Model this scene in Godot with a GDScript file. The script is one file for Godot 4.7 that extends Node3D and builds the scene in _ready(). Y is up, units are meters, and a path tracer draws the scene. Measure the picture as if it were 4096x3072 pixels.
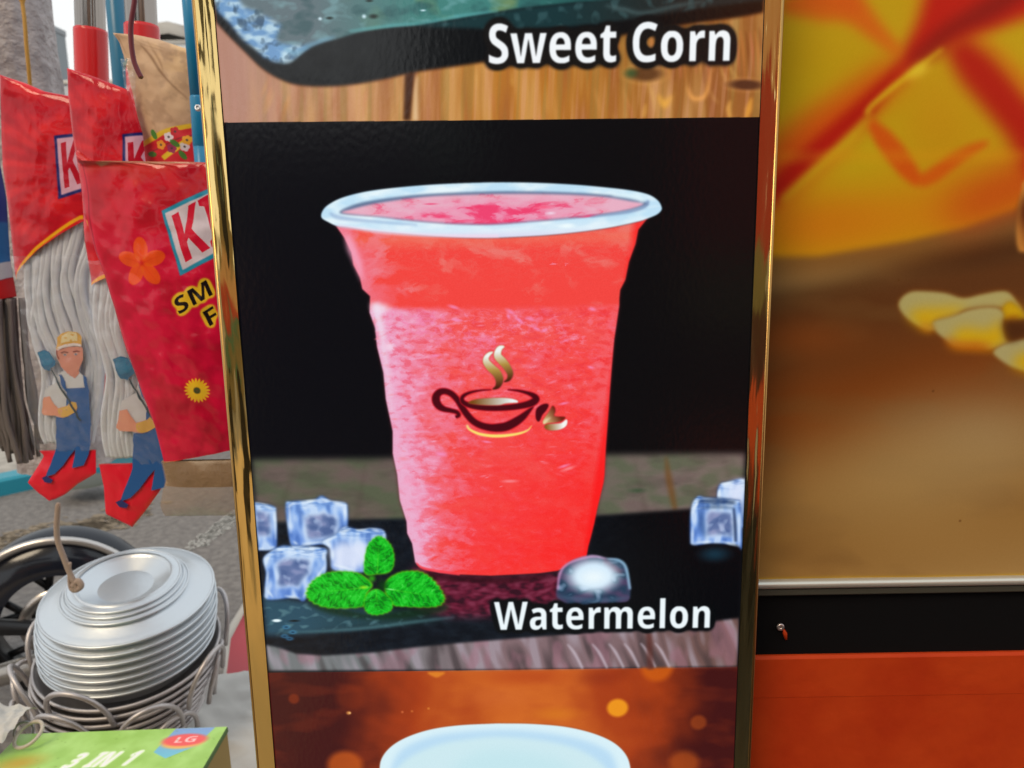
extends Node3D
# A backlit drinks menu board at a street stall: gold mirror frame, printed wall panel beside it,
# packets of mop refills, a stack of aluminium pans and a parked motorcycle behind.

var canvases := 0


class Canvas:
	# A float picture measured in millimetres from its top left corner; colours are sRGB 0..255.
	var w := 0
	var h := 0
	var s := 1.0
	var d := PackedFloat32Array()

	func _init(width_mm: float, height_mm: float, per_mm: float, base := Color(0, 0, 0)) -> void:
		s = per_mm
		w = int(ceil(width_mm * s))
		h = int(ceil(height_mm * s))
		d.resize(w * h * 3)
		for i in w * h:
			d[i * 3] = base.r
			d[i * 3 + 1] = base.g
			d[i * 3 + 2] = base.b

	# Coverage of a polygon (or a list of triangles) as [x0, y0, width, height, values].
	func mask(pts: PackedVector2Array, blur := 0.0, triangles := false) -> Array:
		var lo := Vector2(1e9, 1e9)
		var hi := -lo
		for p in pts:
			lo = lo.min(p * s)
			hi = hi.max(p * s)
		var r := int(round(blur * s * 0.5))
		var pad := 2 * r + 1
		var x0 := maxi(0, int(floor(lo.x)) - pad)
		var y0 := maxi(0, int(floor(lo.y)) - pad)
		var mw := mini(w, int(ceil(hi.x)) + pad) - x0
		var mh := mini(h, int(ceil(hi.y)) + pad) - y0
		var m := PackedFloat32Array()
		if mw <= 0 or mh <= 0:
			return [0, 0, 0, 0, m]
		m.resize(mw * mh)
		var rings: Array[PackedVector2Array] = []
		if triangles:
			for i in range(0, pts.size() - 2, 3):
				rings.append(PackedVector2Array([pts[i], pts[i + 1], pts[i + 2]]))
		else:
			rings.append(pts)
		for ring in rings:
			scan(ring, m, x0, y0, mw, mh)
		for pass_ in 2:
			if r > 0:
				soften(m, mw, mh, r)
		return [x0, y0, mw, mh, m]

	func scan(ring: PackedVector2Array, m: PackedFloat32Array, x0: int, y0: int, mw: int, mh: int) -> void:
		var n := ring.size()
		var top := 1e9
		var low := -1e9
		for p in ring:
			top = minf(top, p.y * s)
			low = maxf(low, p.y * s)
		for y in range(maxi(0, int(floor(top)) - y0), mini(mh, int(ceil(low)) - y0 + 1)):
			for sub in 4:
				var yy := (y0 + y + (sub + 0.5) / 4.0) / s
				var xs: Array[float] = []
				for i in n:
					var a := ring[i]
					var b := ring[(i + 1) % n]
					if (a.y <= yy) != (b.y <= yy):
						xs.append((a.x + (b.x - a.x) * (yy - a.y) / (b.y - a.y)) * s - x0)
				xs.sort()
				for k in range(0, xs.size() - 1, 2):
					var xa := clampf(xs[k], 0.0, mw)
					var xb := clampf(xs[k + 1], 0.0, mw)
					var ia := int(xa)
					var ib := mini(int(xb), mw - 1)
					if xb <= xa:
						continue
					var row := y * mw
					if ia == ib:
						m[row + ia] += (xb - xa) * 0.25
					else:
						m[row + ia] += (ia + 1 - xa) * 0.25
						m[row + ib] += (xb - ib) * 0.25
						for x in range(ia + 1, ib):
							m[row + x] += 0.25

	func soften(m: PackedFloat32Array, mw: int, mh: int, r: int) -> void:
		var k := 1.0 / (2 * r + 1)
		var line := PackedFloat32Array()
		line.resize(maxi(mw, mh))
		for y in mh:
			var sum := 0.0
			var row := y * mw
			for x in mw:
				line[x] = m[row + x]
			for x in range(-r, mw):
				if x + r < mw:
					sum += line[x + r]
				if x - r - 1 >= 0:
					sum -= line[x - r - 1]
				if x >= 0:
					m[row + x] = sum * k
		for x in mw:
			var sum := 0.0
			for y in mh:
				line[y] = m[y * mw + x]
			for y in range(-r, mh):
				if y + r < mh:
					sum += line[y + r]
				if y - r - 1 >= 0:
					sum -= line[y - r - 1]
				if y >= 0:
					m[y * mw + x] = sum * k

	func lay(m: Array, c: Color, a := 1.0, to := Color(-1, 0, 0), g0 := Vector2(), g1 := Vector2(0, 1)) -> void:
		var mw: int = m[2]
		var v: PackedFloat32Array = m[4]
		var graded := to.r >= 0.0
		var axis := g1 - g0
		axis = axis / axis.length_squared() / s
		for y in m[3]:
			var at: int = ((m[1] + y) * w + m[0]) * 3
			for x in mw:
				var k := minf(v[y * mw + x], 1.0) * a
				if k > 0.003:
					var t := c
					if graded:
						t = c.lerp(to, clampf((Vector2(m[0] + x, m[1] + y) - g0 * s).dot(axis), 0.0, 1.0))
					d[at] += (t.r - d[at]) * k
					d[at + 1] += (t.g - d[at + 1]) * k
					d[at + 2] += (t.b - d[at + 2]) * k
				at += 3

	func poly(pts: PackedVector2Array, c: Color, blur := 0.35, a := 1.0, to := Color(-1, 0, 0), g0 := Vector2(), g1 := Vector2(0, 1)) -> void:
		lay(mask(pts, blur), c, a, to, g0, g1)

	# Fills a polygon from a function of the place in millimetres.
	func fill(pts: PackedVector2Array, look: Callable, blur := 0.35) -> void:
		var m := mask(pts, blur)
		var mw: int = m[2]
		var v: PackedFloat32Array = m[4]
		for y in m[3]:
			var at: int = ((m[1] + y) * w + m[0]) * 3
			for x in mw:
				var k := minf(v[y * mw + x], 1.0)
				if k > 0.003:
					var t: Color = look.call((m[0] + x + 0.5) / s, (m[1] + y + 0.5) / s)
					d[at] += (t.r - d[at]) * k * t.a
					d[at + 1] += (t.g - d[at + 1]) * k * t.a
					d[at + 2] += (t.b - d[at + 2]) * k * t.a
				at += 3

	# A soft elliptical spot; hard = 1 gives a disc with a crisp rim.
	func spot(c: Vector2, wide: float, high: float, col: Color, a := 1.0, turn := 0.0, hard := 0.0) -> void:
		var rx := wide * 0.48
		var ry := high * 0.48
		var reach := maxf(rx, ry)
		var cs := cos(turn)
		var sn := sin(turn)
		var edge := lerpf(1.0, 0.08, hard)
		for y in range(maxi(0, int((c.y - reach) * s)), mini(h, int((c.y + reach) * s) + 1)):
			for x in range(maxi(0, int((c.x - reach) * s)), mini(w, int((c.x + reach) * s) + 1)):
				var dx := (x + 0.5) / s - c.x
				var dy := (y + 0.5) / s - c.y
				var q := sqrt(pow((dx * cs + dy * sn) / rx, 2.0) + pow((dy * cs - dx * sn) / ry, 2.0))
				if q < 1.0:
					var t := minf(1.0, (1.0 - q) / edge)
					var k := t * t * (3.0 - 2.0 * t) * a
					var at := (y * w + x) * 3
					d[at] += (col.r - d[at]) * k
					d[at + 1] += (col.g - d[at + 1]) * k
					d[at + 2] += (col.b - d[at + 2]) * k

	# A brush line whose width runs through the list of widths.
	func stroke(pts: PackedVector2Array, widths: Array, c: Color, blur := 0.3, a := 1.0, to := Color(-1, 0, 0), g0 := Vector2(), g1 := Vector2(0, 1)) -> void:
		poly(ribbon(pts, widths), c, blur, a, to, g0, g1)

	func ribbon(pts: PackedVector2Array, widths: Array, grow := 0.0) -> PackedVector2Array:
		var line := smooth(pts, false)
		var left := PackedVector2Array()
		var right := PackedVector2Array()
		for i in line.size():
			var t := float(i) / (line.size() - 1) * (widths.size() - 1)
			var k := mini(int(t), widths.size() - 2)
			var half: float = lerpf(widths[k], widths[k + 1], t - k) * 0.5 + grow
			var along := (line[mini(i + 1, line.size() - 1)] - line[maxi(i - 1, 0)]).normalized()
			var off := along.orthogonal() * half
			left.append(line[i] + off)
			right.append(line[i] - off)
		right.reverse()
		left.append_array(right)
		return left

	static func smooth(p: PackedVector2Array, closed := true, steps := 8) -> PackedVector2Array:
		var out := PackedVector2Array()
		var n := p.size()
		for i in (n if closed else n - 1):
			var a := p[(i - 1 + n) % n] if closed or i > 0 else p[i]
			var b := p[i]
			var c := p[(i + 1) % n]
			var e := p[(i + 2) % n] if closed or i + 2 < n else c
			for k in steps:
				out.append(b.cubic_interpolate(c, a, e, float(k) / steps))
		if not closed:
			out.append(p[n - 1])
		return out

	# Lettering from the outlines of a font, stretched to a box given by its corners (left bottom, right bottom, left top).
	func text(words: String, font: Font, left: Vector2, right: Vector2, up: Vector2, c: Color, outline := 0.0, outline_color := Color(8, 10, 14), blur := 0.3, a := 1.0) -> void:
		var m := TextMesh.new()
		m.text = words
		m.font = font
		m.depth = 0.0
		m.font_size = 96
		m.pixel_size = 0.01
		m.curve_step = 0.5
		var v: PackedVector3Array = m.get_mesh_arrays()[Mesh.ARRAY_VERTEX]
		var lo := Vector2(1e9, 1e9)
		var hi := -lo
		for p in v:
			lo = lo.min(Vector2(p.x, p.y))
			hi = hi.max(Vector2(p.x, p.y))
		var pts := PackedVector2Array()
		for p in v:
			var q := (Vector2(p.x, p.y) - lo) / (hi - lo)
			pts.append(left + (right - left) * q.x + (up - left) * q.y)
		if outline > 0.0:
			var wide := mask(pts, outline * 1.6, true)
			var vals: PackedFloat32Array = wide[4]
			for i in vals.size():
				vals[i] = smoothstep(0.02, 0.16, vals[i])
			wide[4] = vals
			lay(wide, outline_color, 0.97)
		lay(mask(pts, blur, true), c, a)

	func picture(grain := 0.0, seed_ := 1) -> Image:
		var r := RandomNumberGenerator.new()
		r.seed = seed_
		var b := PackedByteArray()
		b.resize(w * h * 3)
		for i in w * h:
			var n := r.randf_range(-grain, grain)
			for k in 3:
				b[i * 3 + k] = clampi(int(d[i * 3 + k] + n + 0.5), 0, 255)
		return Image.create_from_data(w, h, false, Image.FORMAT_RGB8, b)


func pv(v: Array) -> PackedVector2Array:
	var out := PackedVector2Array()
	for i in range(0, v.size() - 1, 2):
		out.append(Vector2(v[i], v[i + 1]))
	return out


func c8(r: float, g: float, b: float, a := 1.0) -> Color:
	return Color(r, g, b, a)


func noise(seed_: int, frequency: float, octaves := 4, kind := FastNoiseLite.TYPE_SIMPLEX_SMOOTH) -> FastNoiseLite:
	var n := FastNoiseLite.new()
	n.seed = seed_
	n.frequency = frequency
	n.fractal_octaves = octaves
	n.noise_type = kind
	return n


func bold() -> SystemFont:
	var f := SystemFont.new()
	f.font_names = ["Droid Sans"]
	f.font_weight = 700
	return f


func texture(c: Canvas, grain := 0.0, seed_ := 1) -> ImageTexture:
	return ImageTexture.create_from_image(c.picture(grain, seed_))


# ---------------------------------------------------------------- the backlit print: three drinks, one above the other
func paint_menu() -> Canvas:
	var c := Canvas.new(400.0, 669.5512, 2.6, c8(17, 17, 21))
	var fine := noise(3, 0.13, 2)
	var mid := noise(5, 0.042, 3)
	var big := noise(7, 0.014, 3)
	paint_sweet_corn(c, fine, mid, big)
	paint_coffee(c, fine, mid, big)
	paint_watermelon(c, fine, mid, big)
	return c


func paint_sweet_corn(c: Canvas, fine: FastNoiseLite, mid: FastNoiseLite, big: FastNoiseLite) -> void:
	# planks under the slate
	c.fill(pv([-12.1, -9.7, 422.2, -3, 427.5, 103.3, 399.8, 103.1, 199.1, 102.1, -0.4, 100.7, -22.2, 100.7]), func(x: float, y: float) -> Color:
		var streak := fine.get_noise_2d(x * 0.9 + y * 0.06, y * 0.05)
		var soft := mid.get_noise_2d(x * 1.1, y * 0.14)
		var warm := clampf((x - 20.0) / 190.0, 0.0, 1.0)
		var base := c8(182, 138, 110).lerp(c8(184, 118, 44), warm)
		base = base.lerp(c8(150, 94, 44), clampf((x - 240.0) / 110.0, 0.0, 1.0) * 0.85)
		base = base.lerp(c8(222, 172, 108), clampf(soft * 1.0 + 0.06, 0.0, 0.5))
		base = base.lerp(c8(150, 84, 50), clampf(-soft * 0.9 - 0.02, 0.0, 0.45))
		base = base.lerp(c8(224, 160, 134), clampf(streak * 0.7 - 0.1, 0.0, 0.25))
		base = base.lerp(c8(146, 122, 62), clampf(-streak * 0.8 - 0.1, 0.0, 0.3))
		return base.lerp(c8(180, 132, 116), clampf(1.0 - (x - 4.0) / 46.0, 0.0, 0.8)), 0.0)
	# bright streaks of the grain and the knots, right
	var rng := RandomNumberGenerator.new()
	rng.seed = 12
	for i in 46:
		var x := rng.randf_range(30.0, 398.0)
		var y := rng.randf_range(62.0, 108.0)
		var lean := (x - 190.0) * 0.05
		c.stroke(pv([x, y, x + lean * 0.5, y + 8, x + lean, y + rng.randf_range(12.0, 22.0)]), [0.3, rng.randf_range(1.0, 2.6), 0.3],
			[c8(240, 190, 104), c8(150, 84, 40), c8(232, 160, 90), c8(206, 120, 92)][i % 4], 2.2, 0.42)
	for i in 24:
		var x := 318.0 + i * 3.6 + rng.randf_range(-1.0, 1.0)
		c.stroke(pv([x, 42 + rng.randf_range(-2.0, 4.0), x + 2.5, 56, x + 4.5, 70 + rng.randf_range(0.0, 10.0)]), [0.5, 1.6, 0.4], [c8(214, 128, 66), c8(112, 52, 26), c8(206, 108, 82)][i % 3], 1.6, 0.55)
	c.stroke(pv([345, 80.7, 349.2, 88.4, 357.3, 88.6, 361.1, 81, 362.7, 67.7]), [0.5, 2.6, 3.0, 2.2, 0.6], c8(244, 168, 88), 2.4, 0.75)
	c.stroke(pv([323.9, 86.1, 329.1, 92.9, 334, 86.3]), [1.0, 6.0, 1.0], c8(238, 172, 70), 3.0, 0.8)
	c.stroke(pv([378, 103.4, 376.7, 96.6, 378, 90.8]), [3.0, 3.6, 1.0], c8(236, 172, 84), 2.0, 0.75)
	c.stroke(pv([390.2, 103.6, 391.9, 96.8, 393.6, 89.1]), [3.0, 5.0, 1.0], c8(240, 166, 66), 2.0, 0.75)
	c.stroke(pv([313.1, 102.3, 314, 97.5, 314.9, 91.8]), [3.0, 4.0, 1.0], c8(228, 168, 84), 2.6, 0.6)
	for q in 2:
		c.spot(Vector2(314.6, 71.2), 46.0 - q * 8, 21.0 - q * 5, [c8(232, 172, 92), c8(92, 56, 30)][q], [0.45, 0.92][q], 0.0, 0.35)
		c.spot(Vector2(389.2, 80), 46.0 - q * 6, 15.0 - q * 4, [c8(226, 152, 90), c8(78, 44, 28)][q], [0.4, 0.92][q], 0.05, 0.35)
	c.spot(Vector2(303.6, 70.5), 17.0, 12.0, c8(44, 82, 46), 0.7)
	# seam between two planks
	c.poly(pv([136.8, 62.2, 144.6, 62.4, 139.2, 101.5, 133.9, 101.4]), c8(62, 30, 14), 2.2, 0.95)
	c.stroke(pv([145.3, 69.9, 143.8, 83.3, 143, 101.8]), [1.5, 3.0, 4.5], c8(232, 196, 150), 2.2, 0.85)
	c.spot(Vector2(144.5, 64.2), 14.0, 4.0, c8(120, 62, 20), 0.7)
	# the dark underside and the teal face of the slate
	var under := Canvas.smooth(pv([-8.5, -12.7, -8, 18.4, -2.6, 26.7, 7.2, 38.2, 19.8, 51.2, 30.9, 62.3, 42.3, 69.6, 55.7, 74.4, 76.2, 76, 96.8, 75, 121, 71.5, 141.7, 67.3, 165.7, 64.4, 193.2, 61, 220.5, 56.9, 247.9, 52.2, 281.9, 46.3, 315.8, 41.1, 349.6, 36.5, 383.3, 32.6, 403.5, 29.2, 423.7, 26.9, 422, -6.1, 181.7, -19]))
	c.poly(under, c8(150, 72, 24), 3.0, 0.7)
	c.fill(under, func(x: float, y: float) -> Color:
		var n := mid.get_noise_2d(x, y)
		var base := c8(12, 14, 17).lerp(c8(36, 16, 8), clampf((x - 280.0) / 120.0, 0.0, 1.0))
		return base.lerp(c8(58, 60, 60), clampf(0.16 + n * 0.3, 0.0, 1.0) * clampf(1.0 - absf(x - 85.0) / 75.0, 0.0, 1.0)), 2.2)
	c.fill(Canvas.smooth(pv([-8.5, -12.7, -1.8, 6, 1.9, 21.1, 10.6, 30.7, 20.5, 41.6, 30, 51.3, 40.3, 58.6, 50.5, 60, 56.8, 56.9, 64.7, 50.6, 74.5, 46.3, 88.3, 43.3, 105.5, 39.1, 129.4, 35.7, 146.4, 34.7, 166.8, 31.8, 193.9, 28.4, 224.4, 24.5, 261.5, 21.3, 295.2, 17.4, 294.9, -17.3])), func(x: float, y: float) -> Color:
		var n := big.get_noise_2d(x * 1.3, y * 1.7)
		var f := mid.get_noise_2d(x * 0.8, y * 1.4)
		var base := c8(96, 112, 118).lerp(c8(66, 128, 122), clampf((x - 70.0) / 80.0, 0.0, 1.0))
		base = base.lerp(c8(34, 84, 82), clampf((x - 200.0) / 70.0, 0.0, 1.0))
		base = base.lerp(c8(128, 148, 92), clampf(n * 1.7 - 0.15, 0.0, 0.7) * clampf((x - 90.0) / 60.0, 0.0, 1.0))
		base = base.lerp(c8(38, 74, 78), clampf(-f * 1.0 - 0.05, 0.0, 0.5))
		return base.lerp(c8(140, 190, 196), clampf(f * 1.1 - 0.25, 0.0, 0.4)), 1.6)
	c.fill(Canvas.smooth(pv([146.3, 35.3, 166.8, 32.4, 193.9, 28.4, 224.4, 24.5, 261.5, 21.3, 295.2, 18, 348.9, 11.4, 409.1, 3, 413.1, 18.6, 383, 23.2, 349.4, 27.1, 315.6, 31.6, 281.8, 35.5, 247.9, 38.1, 214, 40.2, 193.7, 37.9, 173.4, 37])), func(x: float, y: float) -> Color:
		var f := fine.get_noise_2d(x * 0.5, y * 0.5)
		var base := c8(24, 52, 56).lerp(c8(40, 38, 36), clampf((x - 250.0) / 90.0, 0.0, 1.0))
		return base.lerp(c8(78, 118, 122), clampf(f * 0.9 - 0.15, 0.0, 0.4)), 2.4)
	# frosted rim of the slate, left
	c.fill(Canvas.smooth(pv([0, 9.9, 0, 19, 3.6, 25.6, 9.1, 30.7, 13.5, 36.8, 19, 43.5, 26.5, 49.2, 33, 55.4, 41.8, 58.4, 51.8, 58.1, 60.2, 51.6, 66.4, 47.9, 50.6, 46.8, 42.9, 42.9, 47.4, 34.6, 43.7, 30.8, 36.1, 27, 30.4, 23.2, 21.8, 20.3, 13.7, 10.1])), func(x: float, y: float) -> Color:
		var f := fine.get_noise_2d(x * 0.45, y * 0.9)
		var n := mid.get_noise_2d(x * 1.6, y * 1.6)
		var base := c8(112, 158, 208).lerp(c8(196, 226, 244), clampf(f * 1.4 + 0.35, 0.0, 1.0))
		base = base.lerp(c8(40, 62, 84), clampf(-n * 1.6 - 0.1, 0.0, 0.7))
		return Color(base.r, base.g, base.b, 0.86), 3.0)
	c.stroke(pv([46.6, 46.7, 56.2, 52.5, 68.5, 47, 86.7, 41.7]), [1.0, 4.0, 3.0, 1.0], c8(110, 160, 190), 2.4, 0.7)
	c.stroke(pv([96.8, 38.1, 126.8, 34.9, 151.7, 33.4, 176.6, 29.2, 206.3, 25.9]), [1.0, 2.4, 1.4, 2.4, 1.0], c8(92, 168, 170), 1.8, 0.75)
	c.stroke(pv([284.3, 23.4, 298.1, 26.4, 312, 29, 337.7, 24.3, 357.4, 21.8]), [1.0, 3.0, 2.0, 2.0, 1.0], c8(92, 120, 122), 2.4, 0.55)
	for q in [[1215, 118, 5.5, 5.0, 1], [890, 135, 5.0, 4.0, 1], [1285, 118, 11.0, 5.5, 0], [960, 130, 9.0, 3.6, 0], [1650, 75, 7.0, 2.4, 1], [1250, 6, 9.0, 3.0, 0]]:
		c.spot(place_a(q[0], q[1]), q[2], q[3], c8(214, 240, 250) if q[4] else c8(22, 30, 26), 0.9)
	c.text("Sweet Corn", bold(), Vector2(198.6, 62.7), Vector2(376.3, 63.5), Vector2(198.9, 34.5), c8(243, 247, 250), 5.2, c8(20, 18, 18), 0.45)


func place_a(x: float, y: float) -> Vector2:   # where a drop lies on the slate
	return Vector2(-10.4, 15.2) + (Vector2(88.1, 16.7) - Vector2(-10.4, 15.2)) * x / 1000.0 + (Vector2(-18.8, 109.7) - Vector2(-10.4, 15.2)) * y / 1000.0


func paint_watermelon(c: Canvas, fine: FastNoiseLite, mid: FastNoiseLite, big: FastNoiseLite) -> void:
	var black := c8(12, 12, 18)
	c.poly(pv([-22.2, 100.6, -0.4, 100.7, 199.1, 102.1, 399.8, 103.1, 427.5, 103.2, 441.2, 375.6, -46.3, 367.2]), black, 0.3, 1.0, c8(13, 11, 12), Vector2(4.5, 112.4), Vector2(400.5, 118.7))
	# wooden table behind, out of focus
	c.fill(pv([-45.7, 360.6, 96.3, 361.9, 283.4, 362, 440.6, 363.1, 444.6, 443.2, -52.4, 434.4]), func(x: float, y: float) -> Color:
		var n := big.get_noise_2d(x * 1.2, y * 2.2)
		var m := mid.get_noise_2d(x * 0.5, y * 1.4)
		var base := c8(98, 92, 80).lerp(c8(116, 104, 96), clampf((x - 200.0) / 160.0, 0.0, 1.0))
		base = base.lerp(c8(78, 94, 66), clampf(n * 1.3, 0.0, 0.5))
		base = base.lerp(c8(112, 88, 90), clampf(-n * 1.2, 0.0, 0.45))
		base = base.lerp(c8(50, 48, 44), clampf((y - 470.0) / 60.0, 0.0, 0.6) * clampf((200.0 - x) / 100.0, 0.0, 1.0))
		return base.lerp(c8(78, 72, 64), clampf(m * 0.7, 0.0, 0.35)), 5.0)
	for q in [[Vector2(36.3, 364.7), Vector2(17.9, 411.6)], [Vector2(92.4, 365.7), Vector2(82.4, 412.7)], [Vector2(309.6, 365.5), Vector2(319.7, 410.9)], [Vector2(380.8, 364.8), Vector2(397.4, 410.2)]]:
		c.stroke(PackedVector2Array([q[0], q[0].lerp(q[1], 0.5), q[1]]), [1.0, 2.4, 3.4], c8(66, 56, 48), 4.0, 0.28)
	c.stroke(pv([335.3, 364.5, 337.8, 381.6, 340.9, 396.6, 344, 410.6]), [1.0, 5.0, 5.0, 3.0], c8(110, 74, 38), 3.0, 0.8)
	c.spot(Vector2(312.6, 392.7), 24.0, 8.0, c8(52, 76, 50), 0.7)
	# slate tray: top face, wet front corner, dark edge, planks below
	c.fill(Canvas.smooth(pv([-58.5, 417.4, 2.5, 415.3, 55.8, 413.8, 124.1, 413.4, 207.7, 413.3, 279.8, 413.4, 321.6, 411.3, 359.5, 409.2, 412.5, 407.3, 450.3, 405.6, 455.5, 505.2, 401.1, 507.6, 323.1, 512.1, 246.6, 519.1, 166.2, 524.5, 119.4, 528.7, 72.1, 533, 32.9, 532.3, 9.7, 527.6, -5.6, 522.2, -67.7, 516.9]), true, 4), func(x: float, y: float) -> Color:
		var n := mid.get_noise_2d(x * 1.2, y * 2.0)
		return c8(10, 16, 25).lerp(c8(20, 28, 38), clampf(n + 0.4, 0.0, 1.0)).lerp(c8(7, 8, 12), clampf((x - 220.0) / 100.0, 0.0, 1.0)), 3.0)
	c.fill(pv([-62.6, 546.6, 1.6, 547.6, 189.6, 550.1, 397.9, 550.9, 450, 550.9, 447.6, 502.9, 398.7, 506.3, 362.2, 511.1, 307.6, 515.1, 246.6, 519.1, 166.2, 524.5, 127.3, 528, 87.9, 532.4, 48.5, 534.3, 25.1, 532.1, 9.8, 525.9, -5.6, 522.2, -59.9, 517]), func(x: float, y: float) -> Color:
		var streak := fine.get_noise_2d(x * 0.42 - (y - 600.0) * 0.12, y * 0.10)
		var n := mid.get_noise_2d(x * 0.7, y * 0.4)
		var base := c8(116, 120, 122).lerp(c8(128, 104, 108), clampf((x - 90.0) / 110.0, 0.0, 1.0))
		base = base.lerp(c8(112, 84, 80), clampf((x - 290.0) / 80.0, 0.0, 1.0))
		base = base.lerp(c8(176, 164, 176), clampf(streak * 1.2 - 0.02, 0.0, 0.6))
		base = base.lerp(c8(52, 44, 46), clampf(-streak * 1.1 - 0.06, 0.0, 0.55))
		return base.lerp(c8(160, 112, 126), clampf(n * 1.6 - 0.1, 0.0, 0.5)), 2.4)
	for q in 6:
		var x := [285.0, 299.0, 312.0, 326.0, 338.0, 264.0][q] as float
		c.stroke(pv([x - 9.0, Vector2(284.2, 529.6).y - 2, x - 3.0, Vector2(284.2, 535.9).y, x + 4.0, Vector2(284.3, 551.4).y - 1]), [1.0, 2.6, 2.0], c8(206, 194, 206), 1.4, 0.7)
	c.poly(pv([321.7, 517.9, 326.4, 518, 328.5, 552.2, 323, 552.1]), c8(92, 48, 42), 2.2, 0.75)
	# where the light falls on the wet slate
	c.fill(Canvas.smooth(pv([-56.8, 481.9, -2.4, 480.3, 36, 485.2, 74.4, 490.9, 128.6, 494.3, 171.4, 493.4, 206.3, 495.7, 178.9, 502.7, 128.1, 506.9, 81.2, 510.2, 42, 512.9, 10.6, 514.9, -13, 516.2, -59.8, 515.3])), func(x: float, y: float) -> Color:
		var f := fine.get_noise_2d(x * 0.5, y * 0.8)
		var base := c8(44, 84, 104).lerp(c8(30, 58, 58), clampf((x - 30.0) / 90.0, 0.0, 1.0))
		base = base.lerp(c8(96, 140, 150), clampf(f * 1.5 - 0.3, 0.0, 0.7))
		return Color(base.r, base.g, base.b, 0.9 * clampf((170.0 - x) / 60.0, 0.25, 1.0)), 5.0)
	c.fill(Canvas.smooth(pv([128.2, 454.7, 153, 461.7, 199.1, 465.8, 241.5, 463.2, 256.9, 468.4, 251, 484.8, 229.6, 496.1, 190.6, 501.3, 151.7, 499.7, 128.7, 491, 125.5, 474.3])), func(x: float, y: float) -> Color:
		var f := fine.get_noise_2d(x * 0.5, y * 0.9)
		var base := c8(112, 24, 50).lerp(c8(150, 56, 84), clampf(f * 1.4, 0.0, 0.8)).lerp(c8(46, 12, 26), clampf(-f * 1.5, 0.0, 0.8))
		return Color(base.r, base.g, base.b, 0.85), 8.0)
	c.stroke(pv([129.9, 461.3, 160.5, 466.7, 202.9, 468.7, 237.6, 466.4]), [3.0, 5.0, 5.0, 3.0], c8(52, 8, 20), 3.5, 0.8)
	c.stroke(pv([14.5, 512.8, 56.9, 511.7, 91.4, 509.3, 125.8, 505, 160.2, 501.3]), [1.0, 2.2, 2.6, 2.2, 1.0], c8(92, 140, 148), 2.2, 0.7)
	c.spot(Vector2(10.7, 501.7), 12.0, 4.4, c8(232, 248, 252), 1.0, 0.0, 0.3)
	c.spot(Vector2(25.5, 502.2), 15.0, 3.4, c8(12, 18, 22), 0.9)
	for q in [[270, 1400], [250, 1470], [320, 1440], [290, 1490]]:
		c.spot(Vector2(-9.5, 342.8) + (Vector2(93.7, 460.6) - Vector2(-9.5, 342.8)) * Vector2(q[0], q[1]) / 1000.0, 11.0, 6.0, c8(70, 150, 200), 0.75)
		c.spot(Vector2(-9.5, 342.8) + (Vector2(93.7, 460.6) - Vector2(-9.5, 342.8)) * Vector2(q[0], q[1]) / 1000.0, 6.0, 2.6, c8(14, 40, 60), 0.9)
	# ice cubes
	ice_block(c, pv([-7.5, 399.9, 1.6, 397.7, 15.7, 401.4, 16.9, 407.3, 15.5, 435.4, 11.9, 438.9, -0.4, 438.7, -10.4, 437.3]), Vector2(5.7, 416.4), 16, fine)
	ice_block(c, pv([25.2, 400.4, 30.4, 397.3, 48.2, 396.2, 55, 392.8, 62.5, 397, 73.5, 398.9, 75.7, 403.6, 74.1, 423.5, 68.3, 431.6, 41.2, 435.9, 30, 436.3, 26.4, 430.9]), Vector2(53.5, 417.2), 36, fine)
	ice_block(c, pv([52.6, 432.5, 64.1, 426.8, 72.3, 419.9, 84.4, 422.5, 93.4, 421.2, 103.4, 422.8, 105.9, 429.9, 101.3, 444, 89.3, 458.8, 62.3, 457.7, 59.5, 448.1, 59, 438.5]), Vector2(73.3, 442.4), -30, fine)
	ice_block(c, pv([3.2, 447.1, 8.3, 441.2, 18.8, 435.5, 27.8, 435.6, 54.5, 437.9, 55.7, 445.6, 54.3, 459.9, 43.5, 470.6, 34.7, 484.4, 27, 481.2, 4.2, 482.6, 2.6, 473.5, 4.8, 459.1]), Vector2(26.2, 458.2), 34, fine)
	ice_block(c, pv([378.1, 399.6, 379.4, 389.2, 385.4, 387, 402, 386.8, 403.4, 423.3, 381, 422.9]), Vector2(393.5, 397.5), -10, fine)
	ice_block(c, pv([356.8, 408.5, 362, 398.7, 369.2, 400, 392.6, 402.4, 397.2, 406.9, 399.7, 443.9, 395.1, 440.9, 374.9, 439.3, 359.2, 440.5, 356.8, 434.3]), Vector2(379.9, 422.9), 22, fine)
	c.stroke(pv([362.6, 402.8, 376, 403, 392.7, 404.5]), [2.0, 6.0, 3.0], c8(18, 44, 84), 2.6, 0.7)
	c.stroke(pv([364.5, 408.6, 376.1, 407.9, 391.7, 409.1]), [1.0, 3.0, 1.0], c8(22, 48, 84), 2.4, 0.6)
	c.stroke(pv([365.1, 411, 366, 422.7, 369.1, 434.5]), [1.0, 5.0, 1.0], c8(40, 74, 128), 3.0, 0.6)
	c.stroke(pv([391.7, 409.1, 393.3, 423.2, 394.4, 438.5]), [1.6, 2.6, 2.0], c8(20, 40, 80), 1.2, 0.8)
	c.spot(Vector2(377.4, 448.9), 42.0, 22.0, c8(26, 70, 92), 0.65)
	paint_cup(c, fine, mid)
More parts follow.
